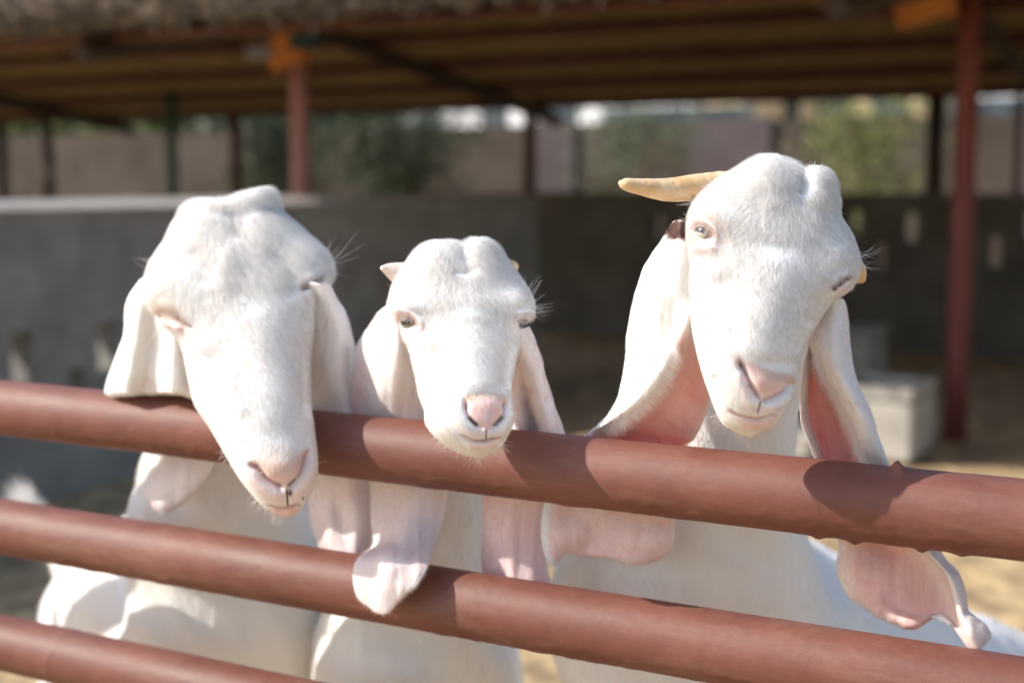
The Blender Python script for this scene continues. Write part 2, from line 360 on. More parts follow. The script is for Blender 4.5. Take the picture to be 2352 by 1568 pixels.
# ================================================================== RAIL FENCE
m_rail = mat('red_oxide_paint', (.30, .085, .055), .42)
b = bsdf(m_rail); b.inputs['Specular IOR Level'].default_value = .45
tc = nd(m_rail, 'ShaderNodeTexCoord'); n1 = nd(m_rail, 'ShaderNodeTexNoise', Scale=9, Detail=8, Roughness=.7); lk(m_rail, tc.outputs['Object'], n1.inputs['Vector'])
rp = nd(m_rail, 'ShaderNodeValToRGB'); rp.color_ramp.elements[0].position = .3; rp.color_ramp.elements[1].position = .72
rp.color_ramp.elements[0].color = (.125, .040, .028, 1); rp.color_ramp.elements[1].color = (.205, .074, .052, 1)
lk(m_rail, n1.outputs['Fac'], rp.inputs[0])
n3 = nd(m_rail, 'ShaderNodeTexNoise', Scale=70, Detail=6, Roughness=.75); lk(m_rail, tc.outputs['Object'], n3.inputs['Vector'])
r3 = nd(m_rail, 'ShaderNodeValToRGB'); r3.color_ramp.elements[0].position = .66; r3.color_ramp.elements[1].position = .74; lk(m_rail, n3.outputs['Fac'], r3.inputs[0])
mx = nd(m_rail, 'ShaderNodeMix', data_type='RGBA'); lk(m_rail, r3.outputs[0], mx.inputs[0]); lk(m_rail, rp.outputs[0], mx.inputs[6]); mx.inputs[7].default_value = (.27, .14, .11, 1)
n5 = nd(m_rail, 'ShaderNodeTexNoise', Scale=5, Detail=10, Roughness=.8); mp5 = nd(m_rail, 'ShaderNodeMapping'); mp5.inputs['Scale'].default_value = (1, 1, 6); lk(m_rail, tc.outputs['Object'], mp5.inputs[0]); lk(m_rail, mp5.outputs[0], n5.inputs['Vector'])
r5 = nd(m_rail, 'ShaderNodeValToRGB'); r5.color_ramp.elements[0].position = .5; r5.color_ramp.elements[1].position = .72; r5.color_ramp.elements[1].color = (.45, .45, .45, 1); lk(m_rail, n5.outputs['Fac'], r5.inputs[0])
mx2 = nd(m_rail, 'ShaderNodeMix', data_type='RGBA'); lk(m_rail, r5.outputs[0], mx2.inputs[0]); lk(m_rail, mx.outputs[2], mx2.inputs[6]); mx2.inputs[7].default_value = (.30, .17, .12, 1)
n6 = nd(m_rail, 'ShaderNodeTexNoise', Scale=130, Detail=3); lk(m_rail, tc.outputs['Object'], n6.inputs['Vector']); r6 = nd(m_rail, 'ShaderNodeValToRGB'); r6.color_ramp.elements[0].position = .76; r6.color_ramp.elements[1].position = .80; lk(m_rail, n6.outputs['Fac'], r6.inputs[0])
mx3 = nd(m_rail, 'ShaderNodeMix', data_type='RGBA'); lk(m_rail, r6.outputs[0], mx3.inputs[0]); lk(m_rail, mx2.outputs[2], mx3.inputs[6]); mx3.inputs[7].default_value = (.06, .025, .02, 1)
lk(m_rail, mx3.outputs[2], b.inputs['Base Color'])
r4 = nd(m_rail, 'ShaderNodeMapRange'); r4.inputs[3].default_value = .45; r4.inputs[4].default_value = .72; lk(m_rail, n1.outputs['Fac'], r4.inputs[0]); lk(m_rail, r4.outputs[0], b.inputs['Roughness'])
n2 = nd(m_rail, 'ShaderNodeTexNoise', Scale=45, Detail=9, Roughness=.65); lk(m_rail, tc.outputs['Object'], n2.inputs['Vector'])
bp = nd(m_rail, 'ShaderNodeBump', Strength=.35, Distance=.0016); lk(m_rail, n2.outputs['Fac'], bp.inputs['Height']); lk(m_rail, bp.outputs[0], b.inputs['Normal'])
PL = at(0, 935, 1.556); Un = np.array(U)
fence = empty('rail_fence', (PL[0]+.5*Un[0], PL[1]+.5*Un[1], 0)); tag(fence, 'red oxide painted steel pipe fence the goats lean over', 'fence')
def rail_pt(k, s): return PL+Un*s-arr(0, 0, .1335*k)
def rail_s(k, px):      # distance along the rail of picture column px
    s = np.linspace(-1, 3, 4001); q = proj(PL[None]+Un[None]*s[:, None]-arr(0, 0, .1335*k))[0]; return float(np.interp(px, q[s < 1.6], s[s < 1.6]))
for k in range(3):
    ss = np.linspace(-.8, 1.75, 900); C = rail_pt(0, 0)[None]+Un[None]*ss[:, None]-arr(0, 0, .1335*k)
    th = np.linspace(0, 2*np.pi, 120, endpoint=False); B1 = np.array(V); B2 = arr(0, 0, 1)
    dirs = np.cos(th)[:, None]*B1+np.sin(th)[:, None]*B2
    P = C[:, None]+dirs[None]*.03
    rr = .03+.00007*snoise(P, 40, k)+.00006*snoise(P, 160, k+1)
    under = smooth(.1, .7, -np.sin(th))[None]                      # paint drips along the underside
    rr = rr+under*(.0008*np.clip(snoise(P, 90, 3), 0, 2))*smooth(.1, .6, snoise(P*arr(1, 1, .2), 7, 2)+.3)
    def weld(px, size, tilt=0):
        s0 = rail_s(k, px); d = np.abs(ss[:, None]-s0-tilt*np.sin(th)[None])
        return size*np.exp(-(d/.004)**2)*(1+.5*snoise(P, 200, 2))
    if k == 0:
        rr = rr+weld(2062, .00035, .004); s0 = rail_s(0, 2062)
        for (sx, a0, h_) in ((0, 1.75, .007), (.004, 1.9, .004), (-.03, -1.75, .003), (.02, -1.7, .0035), (.05, -1.8, .002), (-.06, -1.7, .0025), (.14, -1.7, .002)):
            rr = rr+h_*np.exp(-((ss[:, None]-s0-sx)/.0042)**2-(((th[None]-a0 % 6.283+np.pi) % (2*np.pi)-np.pi)/.11)**2)
    if k == 2: rr = rr+weld(155, .0005, .003)
    P = C[:, None]+dirs[None]*rr[..., None]
    mesh_obj('rail', P.reshape(-1, 3), grid_faces(900, 120, True), m_rail, fence)
for s in (-.72, 1.68):
    a = rail_pt(0, s)+np.array(V)*.0; q, f = tube([arr(a[0], a[1], -.1), arr(a[0], a[1], .5), arr(a[0], a[1], a[2]+.08)], .036, 32); mesh_obj('fence_post', q, f, m_rail, fence)
# ================================================================== GOATS
m_skin = mat('goat_coat', (.8, .78, .76), .62)
b = bsdf(m_skin); b.inputs['Specular IOR Level'].default_value = .25
a_ = nd(m_skin, 'ShaderNodeAttribute', attribute_name='col'); lk(m_skin, a_.outputs['Color'], b.inputs['Base Color'])
b.inputs['Subsurface Weight'].default_value = .3; b.inputs['Subsurface Radius'].default_value = (1, .45, .3); b.inputs['Subsurface Scale'].default_value = .008
sp_ = nd(m_skin, 'ShaderNodeSeparateColor'); lk(m_skin, a_.outputs['Color'], sp_.inputs[0]); sb_ = nd(m_skin, 'ShaderNodeMath', operation='SUBTRACT'); lk(m_skin, sp_.outputs[0], sb_.inputs[0]); lk(m_skin, sp_.outputs[1], sb_.inputs[1])
mr_ = nd(m_skin, 'ShaderNodeMapRange'); mr_.inputs[1].default_value = 0; mr_.inputs[2].default_value = .3; mr_.inputs[3].default_value = .22; mr_.inputs[4].default_value = .8; lk(m_skin, sb_.outputs[0], mr_.inputs[0]); lk(m_skin, mr_.outputs[0], b.inputs['Subsurface Weight'])
b.inputs['Sheen Weight'].default_value = .15
tc = nd(m_skin, 'ShaderNodeTexCoord'); n2 = nd(m_skin, 'ShaderNodeTexNoise', Scale=330, Detail=4); mp = nd(m_skin, 'ShaderNodeMapping'); mp.inputs['Scale'].default_value = (1, 1, .22)
lk(m_skin, tc.outputs['Object'], mp.inputs[0]); lk(m_skin, mp.outputs[0], n2.inputs['Vector'])
bp = nd(m_skin, 'ShaderNodeBump', Strength=.6, Distance=.0011); lk(m_skin, n2.outputs['Fac'], bp.inputs['Height']); lk(m_skin, bp.outputs[0], b.inputs['Normal'])
m_fur = mat('goat_fur', (.9, .88, .86), .55); b = bsdf(m_fur); b.inputs['Specular IOR Level'].default_value = .3
a_ = nd(m_fur, 'ShaderNodeAttribute', attribute_name='col'); lk(m_fur, a_.outputs['Color'], b.inputs['Base Color'])
tr = nd(m_fur, 'ShaderNodeBsdfTranslucent'); lk(m_fur, a_.outputs['Color'], tr.inputs['Color']); ms = nd(m_fur, 'ShaderNodeMixShader', Fac=.58)
lk(m_fur, b.outputs[0], ms.inputs[1]); lk(m_fur, tr.outputs[0], ms.inputs[2]); lk(m_fur, ms.outputs[0], m_fur.node_tree.nodes['Material Output'].inputs[0])
m_horn = noisy('horn_keratin', (.66, .42, .20), (.82, .62, .40), 60, .45, .5, 180, bdist=.002, stretch=(1, 1, 1)); bsdf(m_horn).inputs['Subsurface Weight'].default_value = .15; bsdf(m_horn).inputs['Subsurface Scale'].default_value = .004
WHITE = arr(.87, .85, .825); PINK = arr(.76, .45, .40); DPINK = arr(.75, .42, .41); LPINK = arr(.83, .66, .64); BROWN = arr(.10, .045, .03); DBROWN = arr(.10, .06, .05); TAN = arr(.60, .43, .31)  # darkest brown draws nose spots, philtrum and closed lid lines
EARP = arr(.80, .53, .52); HOOF = arr(.06, .05, .045)

def mesh_normals(P, wrap):
    du = np.roll(P, -1, 1)-np.roll(P, 1, 1) if wrap else np.gradient(P, axis=1)
    dv = np.gradient(P, axis=0); n = np.cross(du, dv); return n/(np.linalg.norm(n, axis=-1)[..., None]+1e-12)

EYES = []
def build_head(stations, cap0, cap1, brushes, paints, nr=330, nc=360):
    """stations: (xl,yl,xr,yr,depth,front ratio,exponent,back ratio); lofted skull with sculpting strokes"""
    S_ = np.array(stations, float)
    def cap(c, ref, k): return np.array([c[0]-1.5, c[1], c[0]+1.5, c[1], c[2], ref[5], ref[6], ref[7]])
    S_ = np.concatenate([[cap(cap0, S_[0], 0)], S_, [cap(cap1, S_[-1], 0)]])
    # denser sampling where the stations are: parametrise by index
    G = crow(S_, nr)
    # clean rounding at both ends
    for _ in range(4): G[1:-1] = .25*G[:-2]+.5*G[1:-1]+.25*G[2:]
    nf = int(nc*.68); fi = np.linspace(0, np.pi, nf, endpoint=False); ba = np.linspace(np.pi, 2*np.pi, nc-nf, endpoint=False); ph = np.concatenate([fi, ba])
    x = -np.cos(ph); s = np.sin(ph)
    cx = (G[:, 0]+G[:, 2])/2; cy = (G[:, 1]+G[:, 3])/2; hx = (G[:, 2]-G[:, 0])/2; hy = (G[:, 3]-G[:, 1])/2
    hw = np.hypot(hx, hy)/F*G[:, 4]
    PX = cx[:, None]+hx[:, None]*x; PY = cy[:, None]+hy[:, None]*x
    fr = np.sign(s)*np.abs(s)**np.where(s > 0, G[:, 6:7], 1.0)
    D = G[:, 4:5]-np.where(s > 0, fr*G[:, 5:6], fr*G[:, 7:8])*hw[:, None]
    # bend rows so that the front of a row drops with the curve of the face
    P = at(PX, PY, D)
    n = mesh_normals(P, True)
    tocam = arr(0, 0, H)-P; tocam /= np.linalg.norm(tocam, axis=-1)[..., None]
    if (n*tocam).sum(-1)[nr//2, nf//2] < 0: n = -n
    facing = smooth(-.25, .1, (n*tocam).sum(-1))*(s > -.2)
    px, py, d = proj(P)
    nz = .00018*snoise(P, 60)+.0003*snoise(P, 22, 1)
    dn = nz; eyes_ = []; EYES.clear()
    qx = qy = 0
    for br in brushes:
        k = br[0]
        if k == 'warp':
            _, x0, y0, sx, sy, ddx, ddy = br; wv = np.exp(-((px-x0)/sx)**2-((py-y0)/sy)**2); qx = qx+wv*ddx; qy = qy+wv*ddy
        elif k == 'blob':
            _, x0, y0, sx, sy, rot, amp = br; c, s_ = math.cos(R(rot)), math.sin(R(rot)); ax = (px-x0)*c+(py-y0)*s_; ay = -(px-x0)*s_+(py-y0)*c
            dn = dn+facing*amp*np.exp(-(ax/sx)**2-(ay/sy)**2)
        elif k == 'line':
            _, ln, wd, amp = br; dd, t = pdist(px, py, sm_line(ln)); dn = dn+facing*amp*np.exp(-(dd/wd)**2)*(smooth(-.02, .15, t)*smooth(1.02, .8, t) if len(br) < 5 or br[3] else 1)
        elif k == 'eye':
            _, x0, y0, a, b2, rot, amp = br; c, s_ = math.cos(R(rot)), math.sin(R(rot)); ax = ((px-x0)*c+(py-y0)*s_)/a; ay = (-(px-x0)*s_+(py-y0)*c)/b2
            e = np.abs(ax)**1.7+np.abs(ay)**2; eyes_.append((e, amp)); dn = dn+facing*.0009*(a/22)**3*np.exp(-((e-2.1)/.8)**2)
    P = P+n*dn[..., None]
    for e, r in eyes_:
        m = (e > .9) & (e < 2.2) & (facing > .5); P0 = P[m].mean(0); n0 = n[m].mean(0); n0 /= np.linalg.norm(n0); C = P0-n0*(r*(.80 if r > .01 else 1.0))
        dv = P-C; ds = np.linalg.norm(dv, axis=-1); near = (facing > .02) & (e < (12 if r > .01 else 3.5))
        op = smooth(1.12, .86, e); tgt = np.where(ds < r+.0012, r+.0012, ds) if r > .01 else ds+0; tgt = tgt*(1-op)+np.minimum(tgt, r*(.72 if r > .01 else .4))*op
        P = np.where(near[..., None], C+dv*(tgt/np.maximum(ds, 1e-6))[..., None], P); EYES.append((C, n0, r))
    if not np.isscalar(qx):
        px2, py2, d2 = proj(P); P = at(px2+qx, py2+qy, d2)
    cols = np.tile(WHITE, (nr*nc, 1)).reshape(nr, nc, 3); fmask = np.ones((nr, nc))
    for pt in paints:
        k = pt[0]
        if k == 'blob':
            _, x0, y0, sx, sy, rot, c_, st, fm = pt; c, s_ = math.cos(R(rot)), math.sin(R(rot)); ax = (px-x0)*c+(py-y0)*s_; ay = -(px-x0)*s_+(py-y0)*c
            wv = st*np.clip(1.6*np.exp(-(ax/sx)**2-(ay/sy)**2), 0, 1)
        elif k == 'line':
            _, ln, wd, c_, st, fm = pt; dd, t = pdist(px, py, sm_line(ln)); wv = st*np.clip(1.4*np.exp(-(dd/wd)**2), 0, 1)
        elif k == 'poly':
            _, ln, soft, c_, st, fm = pt; L = sm_line(ln+[ln[0]], 60); dd, t = pdist(px, py, L)
            ins = np.zeros(px.shape, bool); 
            for i in range(len(L)-1):
                (x0, y0), (x1, y1) = L[i], L[i+1]; ins ^= ((y0 > py) != (y1 > py)) & (px < (x1-x0)*(py-y0)/(y1-y0+1e-9)+x0)
            wv = st*smooth(-soft, soft, np.where(ins, dd, -dd))
        wv = (wv*facing)*(1+.15*snoise(P, 90, 2)); wv = np.clip(wv, 0, 1)[..., None]
        cols = cols*(1-wv)+c_*wv
        if fm: fmask = fmask*(1-np.clip(wv[..., 0]*fm, 0, 1))
    return P, cols, fmask, n

def build_ear(rows, colf, fwd=0, thick=.0020, n_r=150, n_c=90, fold=.0012, seed=0):
    """rows of (px,py,offset behind the rail line); returns closed sheet"""
    A = np.array(rows, float); A[..., 2] = zp(A[..., 0])+A[..., 2]-fwd*np.clip(1.25-np.arange(len(rows))/5.0, 0, 1)[:, None]
    G = crow(A, n_r); G = np.swapaxes(crow(np.swapaxes(G, 0, 1), n_c), 0, 1)
    for _ in range(3): G[1:-1] = .25*G[:-2]+.5*G[1:-1]+.25*G[2:]
    P = at(G[..., 0], G[..., 1], G[..., 2])
    n = mesh_normals(P, False); tocam = arr(0, 0, H)-P
    if ((n*tocam).sum(-1)).mean() < 0: n = -n
    u = np.linspace(0, 1, n_c)[None]; v = np.linspace(0, 1, n_r)[:, None]
    cs = np.stack([G[..., 0]*.02, G[..., 1]*.004, 0*G[..., 0]], -1)
    P = P+n*(fold*snoise(cs, 1.4, seed)+fold*.25*snoise(cs*arr(2.7, 1.2, 1), 1.4, seed+2)+fold*.3*snoise(P, 60, seed+1))[..., None]
    edge = smooth(0, .06, np.minimum(u, 1-u))*smooth(0, .03, 1-v)*np.ones((n_r, n_c))
    t = thick*(.25+.75*edge)
    Fr = P+n*t[..., None]/2; Bk = P-n*t[..., None]/2
    cf, fm = colf(u*np.ones_like(v), v*np.ones_like(u), G[..., 0], G[..., 1], P)
    cb = np.broadcast_to(WHITE*.7+LPINK*.3, cf.shape)
    verts = np.concatenate([Fr.reshape(-1, 3), Bk.reshape(-1, 3)]); N = n_r*n_c
    f = grid_faces(n_r, n_c).tolist()+grid_faces(n_r, n_c, base=N, flip=True).tolist()
    per = [(0, j) for j in range(n_c)]+[(i, n_c-1) for i in range(1, n_r)]+[(n_r-1, j) for j in range(n_c-2, -1, -1)]+[(i, 0) for i in range(n_r-2, 0, -1)]
    idx = [i*n_c+j for i, j in per]
    for a, b2 in zip(idx, idx[1:]+idx[:1]): f.append([a, a+N, b2+N, b2])
    return dict(v=verts, f=f, c=np.concatenate([cf.reshape(-1, 3), cb.reshape(-1, 3)]), P=Fr, n=n, fm=fm, cf=cf)

def build_body(neck, legs, tail=None, vox=.008):
    """neck/torso path (px,py,depth,rx,rz) + legs, merged into one surface by voxel remesh"""
    A = np.array(neck, float); W = at(A[:, 0], A[:, 1], A[:, 2]); G = crow(np.c_[W, A[:, 3:5]], 60)
    mb = MB(); T = G[:, :3]
    v, f = tube(T, G[:, 3], 36, G[:, 4]); mb.add(v, f)
    e = G[-1]; 
    # rounded rump
    a = np.linspace(0, np.pi/2, 7); d = (T[-1]-T[-2]); d /= np.linalg.norm(d)
    v, f = tube(np.array([e[:3]+d*e[3]*.8*math.sin(x) for x in a]), e[3]*np.cos(a)*.999+.001, 36, e[4]*np.cos(a)*.999+.001); mb.add(v, f)
    for L in legs:
        L = np.array(L, float); v, f = tube(crow(L[:, :3], 26), crow(L[:, 3:4], 26)[:, 0], 18, up=(0, 1, .01)); mb.add(v, f)
    if tail is not None:
        L = np.array(tail, float); W2 = at(L[:, 0], L[:, 1], L[:, 2]); v, f = tube(crow(W2, 20), crow(L[:, 3:4], 20)[:, 0], 16); mb.add(v, f)
    me = bpy.data.meshes.new('tmp'); me.from_pydata(np.concatenate(mb.v).tolist(), [], mb.f); o = bpy.data.objects.new('tmp', me); col.objects.link(o)
    m = o.modifiers.new('r', 'REMESH'); m.mode = 'VOXEL'; m.voxel_size = vox
    s = o.modifiers.new('s', 'SMOOTH'); s.iterations = 14; s.factor = .6
    dg = bpy.context.evaluated_depsgraph_get(); ev = o.evaluated_get(dg); m2 = ev.to_mesh()
    nv_ = len(m2.vertices); V_ = np.empty(nv_*3, np.float32); m2.vertices.foreach_get('co', V_); V_ = V_.reshape(-1, 3).astype(float)
    N_ = np.empty(nv_*3, np.float32); m2.vertices.foreach_get('normal', N_); N_ = N_.reshape(-1, 3).astype(float)
    Fs = [list(p.vertices) for p in m2.polygons]; ev.to_mesh_clear(); bpy.data.objects.remove(o)
    V_ = V_+N_*(.004*snoise(V_, 14)+.0015*snoise(V_*arr(1, 1, .4), 45, 2))[:, None]
    return V_, Fs, N_

def fur_obj(sets, parent, name='fur'):
    """sets of strands: (root, dir, normal, length, lift, radius, colour) -> one hair-curves object"""
    pts = []; rad = []; cc = []
    for (p, d, n, L, lift, r, c) in sets:
        N = len(p); t = np.array([0, .33, .66, 1.0])[None, :, None]
        L = L.reshape(-1, 1, 1); li = np.broadcast_to(lift, N).reshape(-1, 1, 1)
        q = p[:, None]+L*(t*d[:, None]+li*(t-.45*t*t)*n[:, None])
        pts.append(q.reshape(-1, 3)); rad.append((np.broadcast_to(r, N)[:, None]*np.array([1, .85, .6, .12])[None]).ravel()); cc.append(np.broadcast_to(c, (N, 3)))
    pts = np.concatenate(pts)-np.array(parent.location); rad = np.concatenate(rad); cc = np.concatenate(cc); N = len(cc)
    hc = bpy.data.hair_curves.new(name); hc.add_curves([4]*N)
    hc.attributes['position'].data.foreach_set('vector', pts.astype(np.float32).ravel()) if 'position' in hc.attributes else hc.points.foreach_set('position', pts.astype(np.float32).ravel())
    ra = hc.attributes.get('radius') or hc.attributes.new('radius', 'FLOAT', 'POINT'); ra.data.foreach_set('value', rad.astype(np.float32))
    ca = hc.attributes.new('col', 'FLOAT_COLOR', 'CURVE'); ca.data.foreach_set('color', np.c_[cc, np.ones(N)].astype(np.float32).ravel())
    hc.materials.append(m_fur); o = bpy.data.objects.new(name, hc); col.objects.link(o); o.parent = parent
    return o
def sample_grid(P, n, mask, cnt, extra=()):
    """random points on the front of a grid, area weighted"""
    a = np.linalg.norm(np.cross(P[1:, :-1]-P[:-1, :-1], P[:-1, 1:]-P[:-1, :-1]), axis=-1)*mask[:-1, :-1]
    tocam = arr(0, 0, H)-P[:-1, :-1]; a = a*((n[:-1, :-1]*tocam).sum(-1) > -.25*np.linalg.norm(tocam, axis=-1))
    pr = a.ravel()/a.sum(); k = rng.choice(len(pr), cnt, p=pr); i, j = np.divmod(k, a.shape[1]); fu, fv = rng.random((2, cnt, 1))
    def S_(A): return A[i, j]*(1-fu)*(1-fv)+A[i+1, j]*fu*(1-fv)+A[i, j+1]*(1-fu)*fv+A[i+1, j+1]*fu*fv
    nn = S_(n); nn /= np.linalg.norm(nn, axis=1)[:, None]
    return S_(P), nn, [S_(e) for e in extra]
def comb(p, n, flow, jit=.35, freq=60, o=0):
    """fur direction: flow pressed into the surface with clumps"""
    c = np.stack([snoise(p, freq, o), snoise(p, freq, o+1), snoise(p, freq, o+2)], -1)
    d = flow+jit*c+rng.normal(size=p.shape)*.2
    d = d-n*(d*n).sum(1)[:, None]; return d/(np.linalg.norm(d, axis=1)[:, None]+1e-9)
RIGHT = arr(1, 0, 0); UPV = arr(0, sp, cp); FWD = arr(0, cp, -sp)
def imgdir(dx, dy):
    dx = np.asarray(dx, float)[..., None]; dy = np.asarray(dy, float)[..., None]; d = dx*RIGHT-dy*UPV; return d/(np.linalg.norm(d, axis=-1)[..., None]+1e-9)
def eyeball(parent, eye, iris_c, lidtilt=0, turn=(0, 0, 0)):
    """one eye: ball with pale gold iris and a level slot pupil, looking along `look` (world)"""
    c, lz, r = eye; lz = lz+np.array(turn, float); lz /= np.linalg.norm(lz)
    rx = np.cross((0, 0, 1.0), lz); rx /= np.linalg.norm(rx); t = R(lidtilt); uy = np.cross(lz, rx); rx, uy = rx*math.cos(t)+uy*math.sin(t), uy*math.cos(t)-rx*math.sin(t)
    n = 90; th = np.linspace(0, np.pi, n)[:, None]; ph = np.linspace(0, 2*np.pi, n, endpoint=False)[None]
    X_, Y_, Z_ = np.sin(th)*np.cos(ph), np.sin(th)*np.sin(ph), np.cos(th)*np.ones_like(ph)
    P = c+r*(X_[..., None]*rx+Y_[..., None]*uy+Z_[..., None]*lz)
    rad = np.hypot(X_, Y_); front = Z_ > 0
    iris = smooth(.80, .74, rad)*front; ring = smooth(.60, .76, rad)*iris
    pup = smooth(.22, .16, np.abs(Y_+.0))*smooth(.55, .48, np.abs(X_))*front
    cc = np.ones((n, n, 3))*(arr(.42, .27, .23) if r > .01 else arr(.07, .045, .035))
    ic = iris_c*(1-.25*np.abs(np.sin(ph*23))[..., None]*np.ones((n, n, 1))); cc = cc*(1-iris[..., None])+ic*iris[..., None]; cc = cc*(1-.6*ring[..., None]); cc = cc*(1-pup[..., None])+arr(.012, .014, .02)*pup[..., None]
    return mesh_obj('eye', P.reshape(-1, 3), grid_faces(n, n, True), m_eye, parent, True, cc.reshape(-1, 3))
m_eye = mat('eye_wet', (.5, .4, .3), .08); b = bsdf(m_eye); a_ = nd(m_eye, 'ShaderNodeAttribute', attribute_name='col'); lk(m_eye, a_.outputs['Color'], b.inputs['Base Color']); b.inputs['Coat Weight'].default_value = 1; b.inputs['Coat Roughness'].default_value = .03
m_stub = noisy('pale_horn_stub', (.80, .66, .58), (.86, .76, .70), 60, .5, .3, 180, bdist=.001)
def horn(parent, pts, rad, seg=40, flat=1.0, m=None):
    A = np.array(pts, float); W = at(A[:, 0], A[:, 1], A[:, 2]); G = crow(np.c_[W, np.array(rad)], 60)
    v, f = tube(G[:, :3], G[:, 3], seg, G[:, 3]*flat)
    q = v[:-2].reshape(60, seg, 3); c = G[:, None, :3]; dd = q-c
    q = c+dd*(1+.02*snoise(q, 120)+.008*np.sin(np.arange(60)*1.1)[:, None]*np.linspace(1, 0, 60)[:, None])[..., None]; v[:-2] = q.reshape(-1, 3)
    return mesh_obj('horn', v, f, m or m_horn, parent)
def leg_pts(x, y, top, r, back=False, kx=0, ky=0):
    if back: return [(x, y, top, r*1.9), (x-.02*kx, y-.03*ky, top*.75, r*1.5), (x+.03*kx, y+.05*ky, top*.47, r*.62), (x+.01, y+.02, top*.22, r*.5), (x, y, .06, r*.55), (x-.01, y-.02, .01, r*.72)]
    return [(x, y, top, r*1.6), (x, y, top*.7, r*1.1), (x, y-.01, top*.5, r*.66), (x, y-.015, top*.45, r*.68), (x, y, top*.22, r*.45), (x, y, .06, r*.52), (x, y-.02, .01, r*.7)]

